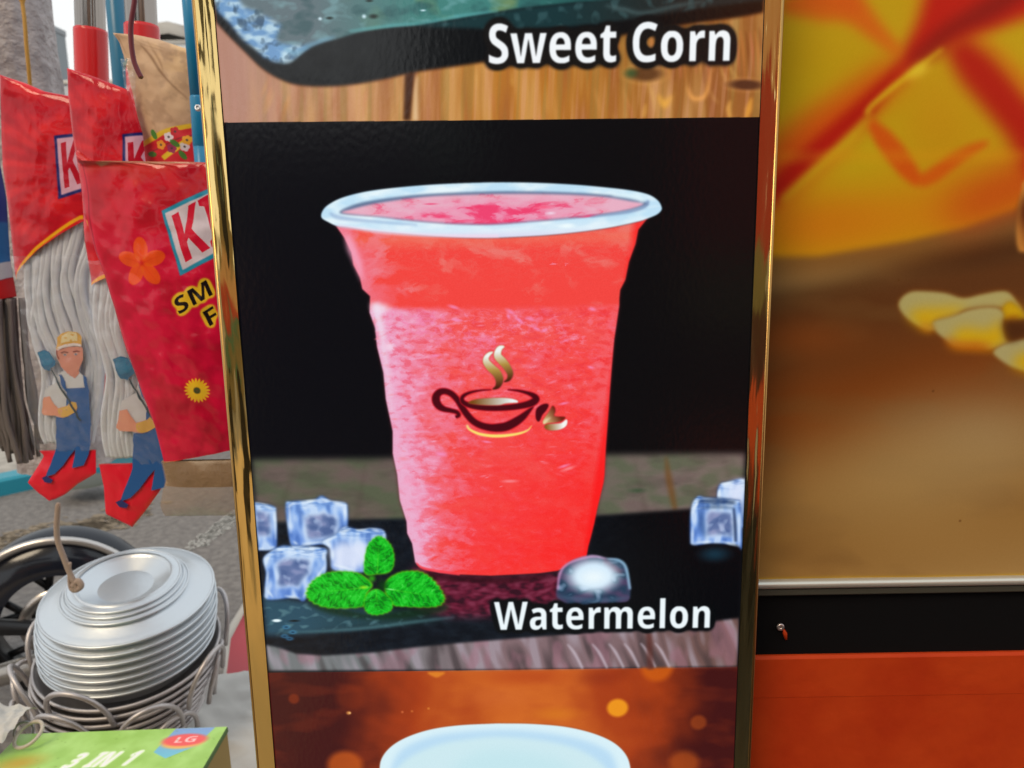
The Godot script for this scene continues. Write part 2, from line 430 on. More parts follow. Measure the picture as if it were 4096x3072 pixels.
	# melting cube in front of the cup
	var front := Canvas.smooth(pv([245.7, 482.6, 247.1, 474.2, 249, 463.4, 253.7, 456.9, 261.6, 451.6, 275.1, 448.5, 287.5, 450.9, 297.6, 452.5, 303.9, 458.9, 306.2, 468, 308.1, 480.1, 304.2, 490.4, 280.9, 492.4, 258.2, 491.1, 249.1, 487.6]))
	c.fill(front, func(x: float, y: float) -> Color:
		var f := fine.get_noise_2d(x * 0.35, y * 0.45)
		var base := c8(74, 64, 96).lerp(c8(28, 60, 84), clampf(f * 1.5 + 0.3, 0.0, 1.0))
		return base.lerp(c8(170, 190, 224), clampf(f * 2.2 - 0.75, 0.0, 0.8)), 1.6)
	c.stroke(pv([247.1, 479, 249.2, 463.4, 257.1, 454.5, 275.1, 449.2, 287.5, 451.5]), [1.0, 2.4, 1.8, 2.6, 1.0], c8(206, 150, 196), 1.2, 0.85)
	c.stroke(pv([287.5, 451.5, 297.6, 452.9, 303.9, 459.5, 307.5, 478.9]), [1.0, 2.6, 2.6, 2.0], c8(150, 196, 226), 1.4, 0.85)
	c.stroke(pv([285.3, 452.6, 292.1, 459.3, 301.1, 464.3]), [4.0, 6.0, 1.0], c8(64, 20, 44), 2.2, 0.8)
	c.spot(Vector2(276.9, 466.3), 60.0, 42.0, c8(214, 236, 252), 1.0, 0.0, 0.45)
	c.spot(Vector2(276.9, 467.5), 40.0, 24.0, c8(238, 250, 254), 0.9)
	c.stroke(pv([246.8, 483.9, 263.9, 486.6, 286.6, 488.2, 307, 486.2]), [1.0, 4.0, 4.0, 1.0], c8(70, 96, 124), 2.5, 0.6)
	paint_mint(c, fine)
	paint_logo(c)
	c.text("Watermelon", bold(), Vector2(193.5, 513.9), Vector2(375.2, 515.1), Vector2(193.6, 486.3), c8(238, 248, 252), 4.6, c8(6, 9, 12), 0.45)


func ice_block(c: Canvas, outline: PackedVector2Array, heart: Vector2, shade: float, fine: FastNoiseLite) -> void:
	var shape := Canvas.smooth(outline, true, 5)
	c.poly(shape, c8(24, 44, 84), 3.0, 0.75)
	var middle := Vector2()
	for p in outline:
		middle += p / outline.size()
	var top := 1e9
	var low := -1e9
	for p in shape:
		top = minf(top, p.y)
		low = maxf(low, p.y)
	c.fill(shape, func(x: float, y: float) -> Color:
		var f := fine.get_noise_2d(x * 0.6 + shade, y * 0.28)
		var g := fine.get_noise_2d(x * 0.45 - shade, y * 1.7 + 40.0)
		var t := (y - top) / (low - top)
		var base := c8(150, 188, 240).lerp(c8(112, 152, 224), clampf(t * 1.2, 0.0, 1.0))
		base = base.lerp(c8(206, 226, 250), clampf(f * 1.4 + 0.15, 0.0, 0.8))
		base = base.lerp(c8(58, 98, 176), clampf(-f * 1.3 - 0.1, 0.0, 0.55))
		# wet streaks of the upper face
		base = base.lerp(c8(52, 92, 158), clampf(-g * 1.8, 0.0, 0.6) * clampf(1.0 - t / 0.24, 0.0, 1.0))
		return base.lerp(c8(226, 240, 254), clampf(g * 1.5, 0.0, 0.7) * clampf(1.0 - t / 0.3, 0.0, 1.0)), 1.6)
	var face := PackedVector2Array()
	for p in shape:
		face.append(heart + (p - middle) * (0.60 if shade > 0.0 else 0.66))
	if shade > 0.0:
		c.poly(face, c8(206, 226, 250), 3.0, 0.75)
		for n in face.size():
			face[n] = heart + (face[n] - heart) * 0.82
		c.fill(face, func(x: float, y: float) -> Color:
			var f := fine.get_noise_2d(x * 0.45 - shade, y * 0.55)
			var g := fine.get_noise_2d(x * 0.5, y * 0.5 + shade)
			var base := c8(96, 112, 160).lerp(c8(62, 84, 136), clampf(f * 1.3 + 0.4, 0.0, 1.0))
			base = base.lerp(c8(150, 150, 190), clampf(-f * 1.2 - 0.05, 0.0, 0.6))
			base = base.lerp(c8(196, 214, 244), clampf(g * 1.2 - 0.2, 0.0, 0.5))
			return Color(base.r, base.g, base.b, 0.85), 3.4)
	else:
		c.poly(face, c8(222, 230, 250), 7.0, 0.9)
	# bright worn edges
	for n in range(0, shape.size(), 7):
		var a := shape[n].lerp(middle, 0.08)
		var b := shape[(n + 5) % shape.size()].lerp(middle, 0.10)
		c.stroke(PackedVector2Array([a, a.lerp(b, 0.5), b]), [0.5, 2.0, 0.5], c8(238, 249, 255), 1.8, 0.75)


func paint_cup(c: Canvas, fine: FastNoiseLite, mid: FastNoiseLite) -> void:
	var body := pv([71.8, 171.2, 79.2, 177.6, 85.8, 186.4, 89.1, 198, 91.8, 207.2, 94.5, 216.8, 97.7, 225.8, 101.7, 231.5, 102.5, 244.2, 104.4, 256.2, 107, 271.2, 109.3, 291.9, 112, 313.3, 114.5, 339.9, 115.5, 358.3, 116.6, 376.2, 119.5, 397.5, 122.5, 416.2, 124.4, 426.3, 126.3, 435.2, 129.1, 451.8, 132.4, 455.6, 136.6, 457.7, 149.1, 461.2, 166, 463.1, 191.4, 464.6, 213, 463.9, 231.9, 463.1, 246.9, 461.3, 260.8, 456.2, 271.1, 449.4, 272.7, 440.1, 274.6, 432.9, 277.6, 420.1, 279.8, 408.2, 285, 385.4, 285.7, 379.1, 286.7, 356.6, 288.4, 330.6, 289.8, 308, 291.1, 289.4, 292.8, 268.4, 294.8, 254.6, 296.5, 242, 296.5, 236.6, 297.1, 229.8, 301, 222.3, 303.7, 208.5, 306.2, 201.5, 308.6, 194.9, 310.6, 184.1, 315.1, 178.6, 319.3, 173.5])
	# the left edge runs in small steps where the print was cut out
	for i in range(2, 20):
		body[i].x += (0.9 if i % 2 else -0.9)
	var l0: Vector2 = Vector2(83.9, 181.8)
	var l1: Vector2 = Vector2(129.1, 451.8)
	var r0: Vector2 = Vector2(310.9, 185.5)
	var r1: Vector2 = Vector2(271.1, 449.4)
	c.poly(body, c8(96, 26, 34), 2.8, 0.7)
	var step: float = Vector2(203.3, 243.3).y
	var cloud := noise(23, 0.045, 3)
	cloud.domain_warp_enabled = true
	cloud.domain_warp_amplitude = 20.0
	cloud.domain_warp_frequency = 0.03
	c.fill(body, func(x: float, y: float) -> Color:
		var t := (y - l0.y) / (l1.y - l0.y)
		var left := lerpf(l0.x, l1.x, pow(clampf(t, 0.0, 1.0), 0.82))
		var right := lerpf(r0.x, r1.x, clampf(t, 0.0, 1.0))
		var u := clampf((x - left) / (right - left), 0.0, 1.0)
		var flow := cloud.get_noise_2d(x * 0.6, y)
		var wisp := 1.0 - absf(cloud.get_noise_2d(x * 1.5 + 90.0, y * 2.8)) * 5.0
		var crystal := cloud.get_noise_2d(x * 1.6, y * 3.0 + 300.0)
		var dust := fine.get_noise_2d(x * 6.0, y * 9.0)
		var red := c8(245, 84, 82).lerp(c8(250, 40, 38), clampf((t - 0.45) * 1.1 + u * 0.55 - 0.1 + flow * 0.5, 0.0, 1.0))
		var curve := step - 3.0 + 8.0 * (u - 0.1) * (1.0 - u) + crystal * 2.0
		var below := smoothstep(-2.5, 3.5, y - curve)
		# shoulder above the step
		var high := clampf(0.42 - (y - l0.y) / 60.0 + flow * 1.6, 0.0, 1.0)
		var shoulder := c8(244, 70, 64).lerp(c8(238, 116, 108), high)
		shoulder = shoulder.lerp(c8(232, 130, 120), clampf(wisp, 0.0, 1.0) * 0.35 * clampf(1.0 - (y - l0.y) / 48.0, 0.0, 1.0))
		shoulder = shoulder.lerp(c8(242, 112, 90), clampf(1.0 - absf(y - l0.y - 7.0) / 10.0, 0.0, 1.0) * 0.7)
		shoulder = shoulder.lerp(c8(240, 132, 158), clampf(1.0 - u / (0.15 + flow * 0.2), 0.0, 1.0) * 0.85)
		# slush below it: pale and frosty on the left, clear red towards the right and the foot
		var pale := clampf(1.0 - u / (0.48 + 0.16 * flow + 0.10 * crystal - 0.22 * t), 0.0, 1.0)
		var slush := red.lerp(c8(240, 112, 132), clampf((flow * 0.8 + crystal * 0.35 + 0.30 - u * 0.40) * (1.0 - 0.55 * smoothstep(0.45, 0.8, t)), 0.0, 0.65))
		slush = slush.lerp(c8(240, 142, 176), minf(1.0, pale * 1.3))
		slush = slush.lerp(c8(236, 182, 214), clampf(pale * 2.2 - 1.2 + crystal * 0.6, 0.0, 0.85))
		var band := clampf(1.0 - absf(y - step - 12.0 - 16.0 * (u - 0.2)) / 20.0, 0.0, 1.0)
		var fade := 1.0 - 0.75 * smoothstep(0.40, 0.80, t)
		slush = slush.lerp(c8(242, 136, 178), clampf(wisp * (0.30 + band * 0.55) * (1.1 - u * 0.7) + band * flow * 0.9, 0.0, 0.75) * fade)
		slush = slush.lerp(c8(246, 168, 200), clampf(crystal * 1.2 - 0.32 - u * 0.22 + band * 0.2, 0.0, 0.6) * fade)
		slush = slush.lerp(c8(226, 40, 56), clampf(-crystal * 0.9 - 0.15, 0.0, 0.25) * fade)
		slush = slush.lerp(c8(244, 104, 116), clampf(u * 8.0 - 7.1 + crystal, 0.0, 0.5) * (1.0 - smoothstep(0.5, 0.8, t)))
		var out := shoulder.lerp(slush, below)
		out = out.lerp(c8(255, 150, 150), clampf(dust * 0.14, 0.0, 0.06)).lerp(c8(190, 20, 30), clampf(-dust * 0.14, 0.0, 0.06))
		return out.lerp(c8(252, 20, 22), clampf(u * 30.0 - 29.0, 0.0, 0.8) * 0.8), 0.5)
	# flakes of ice frozen in the slush
	var rng := RandomNumberGenerator.new()
	rng.seed = 4
	for i in 110:
		var t := pow(rng.randf(), 1.5) * 0.86
		var u := pow(rng.randf(), 1.9)
		var y := lerpf(step + 6.0, l1.y - 40.0, t)
		var k := (y - l0.y) / (l1.y - l0.y)
		var x := lerpf(lerpf(l0.x, l1.x, pow(k, 0.82)) + 6, lerpf(r0.x, r1.x, k) - 6, u)
		var long := rng.randf_range(4.0, 15.0)
		c.spot(Vector2(x, y), long, long * rng.randf_range(0.2, 0.42), [c8(246, 158, 192), c8(242, 182, 214), c8(244, 132, 150)][i % 3], rng.randf_range(0.25, 0.7) * (1.0 - 0.5 * u), rng.randf_range(-0.35, 0.15))
	for q in [[1400, 150, 14.0, 6.0, 0.3], [1440, 215, 15.0, 5.0, 0.5], [1500, 230, 10.0, 5.0, -0.4], [1060, 1005, 14.0, 3.4, 0.15], [1640, 740, 13.0, 4.0, -0.2], [1640, 1190, 17.0, 4.4, -0.3], [1255, 100, 15.0, 6.0, 0.5], [1320, 160, 15.0, 5.0, 0.7], [1240, 130, 9.0, 5.0, 1.2], [860, 150, 16.0, 4.0, 0.1], [840, 60, 15.0, 5.0, 0.3], [1850, 90, 10.0, 5.0, 0.2], [1840, 490, 9.0, 4.0, 0.3], [700, 390, 14.0, 4.0, -0.1], [720, 1090, 15.0, 6.0, 0.2]]:
		c.spot(Vector2(77.1, 234) + (Vector2(184.3, 349.2) - Vector2(77.1, 234)) * Vector2(q[0], q[1]) / 1000.0, q[2], q[3], c8(244, 150, 206), 0.68, q[4])
	c.spot(Vector2(208.8, 383.1), 22.0, 4.6, c8(250, 150, 160), 0.7)
	c.spot(Vector2(256.3, 373.3), 20.0, 5.0, c8(250, 170, 180), 0.6, -0.3)
	# white glints down the left edge
	c.stroke(pv([105.8, 236.7, 108.3, 247.8, 110.9, 267.8, 113.1, 292.6, 115.5, 324.7]), [8.0, 6.0, 3.5, 2.0, 1.0], c8(238, 228, 244), 3.5, 0.8)
	c.spot(Vector2(110.8, 241.2), 24.0, 14.0, c8(242, 226, 240), 0.75)
	c.spot(Vector2(116.3, 271.3), 12.0, 12.0, c8(246, 226, 242), 0.7)
	c.stroke(pv([130.1, 452.3, 137.3, 457.6, 165.8, 462.9]), [1.0, 2.6, 2.4], c8(250, 60, 70), 1.0, 0.8)
	c.stroke(pv([87.2, 184.4, 90.1, 194.7, 94.4, 206.4, 97.2, 219]), [3.0, 7.0, 6.0, 2.0], c8(246, 168, 196), 4.0, 0.8)
	# rim: outer ring, dark inner line, drink inside
	var outer := Canvas.smooth(pv([68.6, 171.2, 69.6, 166.3, 74.5, 161.6, 85.4, 156.6, 103.2, 152.5, 124.4, 150.1, 152.5, 148.2, 180.6, 147.4, 205.2, 147.3, 233.2, 148.1, 261.3, 149.9, 282.4, 152, 303.5, 154.7, 317.6, 158, 325.1, 162.6, 328, 167.4, 327.7, 170.2, 324.2, 173.2, 316.5, 176.2, 310.8, 177.9, 289.6, 182, 264.8, 185.1, 239.9, 187.1, 215.1, 188.1, 197.3, 188.4, 176, 187.8, 151.2, 186.2, 126.4, 183.9, 105.2, 181.5, 87.7, 178.7, 79.9, 177.6, 73.7, 174.7]))
	c.poly(outer, c8(40, 60, 74), 1.5, 0.9)
	c.fill(outer, func(x: float, y: float) -> Color:
		var f := mid.get_noise_2d(x * 0.6, y * 1.5)
		var low := clampf((y - Vector2(204.7, 173.4).y) / 14.0, 0.0, 1.0)
		return c8(192, 226, 246).lerp(c8(230, 246, 252), clampf(f * 1.3 + 0.4, 0.0, 1.0)).lerp(c8(226, 240, 250), low).lerp(c8(214, 206, 236), clampf(low * 1.6 - 1.0, 0.0, 0.6)), 0.6)
	var inner := Canvas.smooth(pv([82.3, 167.6, 86.7, 164.6, 99.2, 160.6, 120.5, 157.5, 141.7, 155.5, 166.4, 154.4, 191, 153.9, 212.1, 153.9, 240.2, 154.7, 268.3, 156.2, 289.5, 158.2, 307.1, 160.9, 317, 164.2, 316.3, 165.9, 307.2, 168.8, 293.1, 171.3, 271.9, 173.8, 247.1, 175.8, 222.3, 177.3, 204.6, 178.4, 186.9, 178.5, 162.1, 177.2, 137.4, 174.7, 112.8, 171.5, 95.2, 169.9, 86.4, 169]))
	c.poly(inner, c8(88, 106, 140), 1.8, 0.9)
	c.fill(Canvas.smooth(pv([84, 167.6, 91.9, 165.3, 106.2, 162.1, 127.5, 159, 152.2, 156.7, 176.9, 156.1, 205, 155.8, 233.1, 156.3, 261.3, 157.4, 285.9, 159.5, 303.6, 162.6, 314.2, 164.8, 306.5, 168.1, 293.1, 170.7, 271.9, 173.1, 247.1, 175.1, 222.3, 176.8, 204.6, 177.9, 186.9, 177.9, 162.1, 176.7, 137.4, 174.2, 112.8, 171.2, 95.2, 169.5])), func(x: float, y: float) -> Color:
		var n := cloud.get_noise_2d(x * 0.8, y * 2.2)
		var k: float = clampf(1.0 - absf(x - Vector2(197.7, 169.8).x) / 92.0, 0.0, 1.0) * clampf((y - Vector2(205, 157.5).y) / 10.0, 0.0, 1.0)
		var base := c8(232, 176, 196).lerp(c8(224, 190, 190), clampf(n * 1.4, 0.0, 0.6))
		base = base.lerp(c8(240, 120, 160), clampf(k * 0.8 + n * 0.5 + 0.1, 0.0, 0.9))
		return base.lerp(c8(238, 44, 92), clampf(k * 0.9 + n * 1.2 - 0.40, 0.0, 0.7)), 1.2)
	for q in [[1960, 580, 11.0, 3.4], [1600, 610, 20.0, 4.0], [1420, 600, 9.0, 4.0], [1500, 470, 18.0, 2.6], [2060, 500, 10.0, 4.0]]:
		c.spot(Vector2(54.7, 130.3) + (Vector2(119.8, 198.6) - Vector2(54.7, 130.3)) * Vector2(q[0], q[1]) / 1000.0, q[2], q[3], c8(240, 60, 108), 0.7)
	c.spot(Vector2(237.9, 166.2), 22.0, 4.6, c8(250, 96, 132), 0.85)
	c.spot(Vector2(272.4, 173.2), 24.0, 4.0, c8(238, 70, 116), 0.8, -0.12)
	c.spot(Vector2(243.4, 170.7), 12.0, 4.0, c8(240, 214, 232), 0.85)
	c.stroke(pv([290.3, 158, 308.2, 159.6, 314.4, 163.8]), [1.0, 5.0, 2.0], c8(226, 246, 252), 2.4, 0.85)
	c.stroke(pv([75, 168, 82.4, 171.4, 107.1, 174.6, 141.5, 177.8]), [2.0, 3.5, 2.0, 1.0], c8(150, 178, 214), 1.6, 0.7)
	c.stroke(pv([317.8, 162.5, 315.1, 167.1, 301.4, 170.9, 273.8, 173.9]), [2.4, 2.0, 2.0, 1.0], c8(116, 138, 178), 1.4, 0.8)
	c.stroke(pv([80.7, 177.5, 113.6, 182.8, 155.1, 186.3, 203.6, 187.3]), [1.5, 2.4, 1.8, 1.8], c8(250, 214, 232), 1.6, 0.75)
	c.spot(Vector2(255.8, 180.4), 20.0, 6.0, c8(240, 253, 255), 0.9)


func paint_mint(c: Canvas, fine: FastNoiseLite) -> void:
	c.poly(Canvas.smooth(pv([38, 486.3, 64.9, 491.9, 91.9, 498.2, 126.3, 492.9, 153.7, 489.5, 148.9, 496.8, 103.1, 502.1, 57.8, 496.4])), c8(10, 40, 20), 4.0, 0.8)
	var leaves := [
		[pv([86.9, 461.7, 87, 448.6, 90.5, 435.5, 96.4, 429.2, 100.9, 427.7, 106.4, 431.1, 110.6, 437.1, 112.4, 446.6, 110.8, 456.1, 106.1, 460.9, 97.1, 461.9]), Vector2(97.1, 460.7), Vector2(100.2, 431)],
		[pv([93.2, 471.5, 89, 465.4, 82.5, 460.4, 73.6, 458.5, 62.3, 458.3, 53.2, 459.9, 43.8, 465.2, 38.3, 471.7, 36.1, 479.5, 40.3, 485.7, 51.3, 490.8, 64.9, 491.9, 80.9, 491.3, 86.7, 488.3, 88.3, 478.6]), Vector2(88.6, 473.2), Vector2(39.6, 477.8)],
		[pv([102.2, 471.6, 107.1, 464.5, 116.3, 459.8, 124.3, 458.8, 133.2, 459.5, 141, 463.9, 147.5, 471.2, 152.3, 479.8, 153.3, 485.9, 148, 491.3, 135.4, 492.3, 119.5, 491.4, 109.4, 490, 104, 482.6]), Vector2(103.2, 474.7), Vector2(150.5, 483.4)],
		[pv([93, 475.1, 87.1, 479.8, 84.4, 488.3, 86.3, 495.7, 93, 498.5, 102.2, 497.2, 108.1, 493.6, 108.9, 486.3, 104.1, 480.1, 98.7, 475.2]), Vector2(95.3, 475.1), Vector2(96.5, 497.1)],
	]
	for leaf in leaves:
		var shape := Canvas.smooth(leaf[0], true, 6)
		for i in shape.size():
			if i % 3 == 0:
				shape[i] = shape[i].lerp(leaf[1], 0.035)
		c.poly(shape, c8(96, 210, 16), 1.6, 0.85)
		var root: Vector2 = leaf[1]
		var axis: Vector2 = (leaf[2] - leaf[1]).normalized()
		var long: float = (leaf[2] - leaf[1]).length()
		var small := PackedVector2Array()
		for p in shape:
			small.append(p.lerp(root.lerp(leaf[2], 0.5), 0.05))
		c.fill(small, func(x: float, y: float) -> Color:
			var q := Vector2(x, y) - root
			var along := q.dot(axis)
			var across := absf(q.dot(axis.orthogonal()))
			var f0 := fine.get_noise_2d(x * 1.4 + 50.0, y * 1.4)
			var bump := fine.get_noise_2d(x * 1.7, y * 1.7 + 80.0)
			var vein := sin((along - across * 0.8) * 1.25 + f0 * 3.0)
			var f := fine.get_noise_2d(x * 0.6, y * 0.6)
			var base := c8(8, 160, 24).lerp(c8(24, 196, 36), clampf(0.5 + f * 0.9 + vein * 0.16, 0.0, 1.0))
			base = base.lerp(c8(52, 214, 60), clampf(f * 0.9 + vein * 0.36 - 0.2, 0.0, 0.55))
			base = base.lerp(c8(0, 84, 16), clampf(-f * 0.8 - vein * 0.3 - 0.1, 0.0, 0.4))
			base = base.lerp(c8(120, 236, 110), clampf(bump * 0.5 - 0.14 + f0 * 0.3, 0.0, 0.4))
			base = base.lerp(c8(2, 96, 12), clampf(-bump * 0.4 - 0.1, 0.0, 0.2))
			return base.lerp(c8(90, 216, 40), clampf(1.0 - across / 1.1, 0.0, 1.0) * 0.6 * (1.0 - along / long)), 0.8)
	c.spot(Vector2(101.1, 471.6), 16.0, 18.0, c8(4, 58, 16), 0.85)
	c.spot(Vector2(85.2, 473.1), 12.0, 6.0, c8(160, 236, 40), 0.8)
	c.spot(Vector2(107.7, 475.3), 12.0, 2.6, c8(140, 240, 150), 0.8, 0.15)
	c.spot(Vector2(92.4, 465.4), 11.0, 11.0, c8(60, 200, 20), 0.7)


func paint_logo(c: Canvas) -> void:
	# a cup with a curled handle, steam, a saucer line and two coffee beans
	var dark := c8(74, 8, 20)
	var rim := c8(196, 22, 36)
	var handle := pv([166.2, 328.9, 168.8, 327.6, 167.3, 325, 162.9, 323.6, 157.2, 322.2, 153.2, 319.6, 151.1, 315.4, 151.6, 311.2, 154.5, 308.3, 158.6, 307.8, 162.7, 309.4, 165.8, 312.1, 168.5, 315.6, 171.2, 320.2, 174.8, 326.1, 179.7, 332, 185.4, 335.7, 192.3, 337.8, 198.6, 338.3, 206.3, 337.4, 213.3, 334.2, 219.7, 329.8, 224.8, 325, 228.7, 321.1])
	var handle_w := [5.0, 7.0, 7.5, 8.0, 9.5, 13.0, 15.5, 16.0, 14.0, 12.5, 11.5, 11.5, 11.5, 11.5, 12.0, 12.5, 13.0, 13.0, 13.5, 15.0, 17.5, 18.0, 17.0, 13.0, 7.0, 1.0]
	c.poly(c.ribbon(handle, thin(handle_w), 0.73), rim, 1.0, 0.85)
	c.poly(c.ribbon(handle, thin(handle_w)), dark, 0.5)
	# the mouth of the cup: a ring, thick below and right, open at the top
	var ring := pv([195.5, 307.1, 186.7, 307.5, 179.1, 308.9, 173.7, 311.2, 171.7, 314.1, 173.2, 317.3, 178.8, 319.8, 187.6, 321.5, 197.7, 322.1, 209.1, 321.8, 219.8, 320.4, 227.4, 318.3, 230.6, 315.4, 228.8, 312.5, 223.8, 310.2, 216.2, 308.2, 208.1, 307.3])
	var ring_w := [0.6, 2.4, 4.0, 6.0, 7.5, 9.0, 10.5, 11.0, 11.5, 11.5, 12.5, 14.5, 15.0, 10.0, 6.0, 3.4, 0.6]
	c.poly(c.ribbon(ring, thin(ring_w), 0.66), rim, 1.0, 0.85)
	c.poly(c.ribbon(ring, thin(ring_w)), dark, 0.5)
	var tea := Canvas.smooth(pv([176.6, 317.4, 180.2, 315.5, 186.5, 314.3, 195.3, 313.9, 204.8, 313.9, 211.7, 314.8, 216.1, 316.5, 215.8, 317.9, 212.9, 318, 206.6, 318.4, 201.5, 319.6, 195.2, 319.7, 187.6, 319.3, 181.3, 318.6]))
	c.poly(tea, c8(168, 60, 40), 1.2, 0.8)
	c.poly(tea, c8(120, 74, 24), 0.6, 1.0, c8(236, 246, 246), Vector2(180.1, 316.5), Vector2(211.7, 317))
	# steam
	for q in [[pv([196.1, 306.8, 200.2, 304.6, 201.9, 299.6, 200.1, 294.4, 195.8, 289.9, 191.9, 284.8, 192, 281, 194.5, 278.2, 197.4, 277]), [1.0, 10.0, 17.0, 18.5, 17.0, 14.0, 10.0, 7.0, 1.5], Vector2(195.5, 305.8), Vector2(195.2, 277.9)],
		[pv([205.3, 301, 209.1, 299, 210.5, 294.6, 208.4, 289.8, 204.7, 284.7, 201, 280.2, 201.4, 276.1, 203.3, 273.6, 206.2, 272.7]), [1.0, 8.0, 13.0, 15.5, 16.5, 15.5, 13.0, 10.0, 2.0], Vector2(207.5, 300.9), Vector2(204.3, 273.6)]]:
		c.poly(c.ribbon(q[0], thin(q[1]), 0.88), c8(226, 74, 84), 1.0, 0.85)
		c.poly(c.ribbon(q[0], thin(q[1])), c8(70, 24, 12), 0.6, 1.0, c8(178, 142, 66), q[2], q[2].lerp(q[3], 0.52))
		var upper := PackedVector2Array()
		for p in c.ribbon(q[0], thin(q[1])):
			if p.y < lerpf(q[2].y, q[3].y, 0.5):
				upper.append(p)
		c.poly(upper, c8(178, 142, 66), 0.6, 1.0, c8(240, 244, 240), q[2].lerp(q[3], 0.52), q[2].lerp(q[3], 0.92))
	# saucer
	c.stroke(pv([175.2, 335.8, 177, 339.1, 183.9, 342.8, 192.1, 344.6, 199.8, 345.1, 208.7, 344.6, 217.6, 343.1, 224, 340.6, 227.2, 336.7]), thin([4.0, 4.6, 6.0, 6.5, 7.0, 6.0, 5.0, 3.0, 0.8]), c8(250, 226, 112), 0.8)
	c.stroke(pv([175.9, 334.6, 175.2, 336.5, 178.3, 339.8]), thin([0.5, 5.0, 0.5]), c8(236, 190, 150), 1.4, 0.7)
	# beans
	var bean := Canvas.smooth(pv([230.5, 325.7, 231.8, 322.5, 235.6, 319.9, 239.4, 319.3, 240.7, 320.7, 238.8, 324.6, 235.6, 328.4, 233.6, 332.9, 232, 333.6, 230.5, 330.9]))
	c.poly(bean, rim, 1.6, 0.9)
	c.poly(bean, dark, 0.6)
	var gold := Canvas.smooth(pv([236.1, 333.6, 238.1, 329.8, 241.3, 325.3, 243.8, 321.1, 245.7, 322.8, 246, 326, 245, 328.9, 247.6, 329.9, 253.9, 330.4, 252, 333.2, 247.5, 334.6, 240.6, 335.1, 236.8, 335.9]))
	c.poly(gold, rim, 1.6, 0.8)
	c.poly(gold, c8(220, 196, 130), 0.8, 1.0, c8(112, 34, 20), Vector2(237.1, 334.3), Vector2(248.2, 327.3))
	c.stroke(pv([236.4, 336.2, 238.7, 333, 242.5, 330.5]), thin([1.0, 4.0, 1.0]), c8(246, 238, 214), 1.6, 0.85)
	var pale := Canvas.smooth(pv([237.1, 338.2, 239.3, 336, 245.6, 335.7, 250.7, 335.2, 254.9, 332.3, 255.7, 335.3, 253.9, 338.5, 249.4, 340.7, 243.7, 341.3, 239.3, 340.5]))
	c.poly(pale, rim, 1.6, 0.8)
	c.poly(pale, c8(138, 92, 36), 0.6, 1.0, c8(244, 246, 242), Vector2(238.6, 338.2), Vector2(252, 336.5))


func thin(widths: Array) -> Array:
	return widths.map(func(v: float) -> float: return v * 0.37)


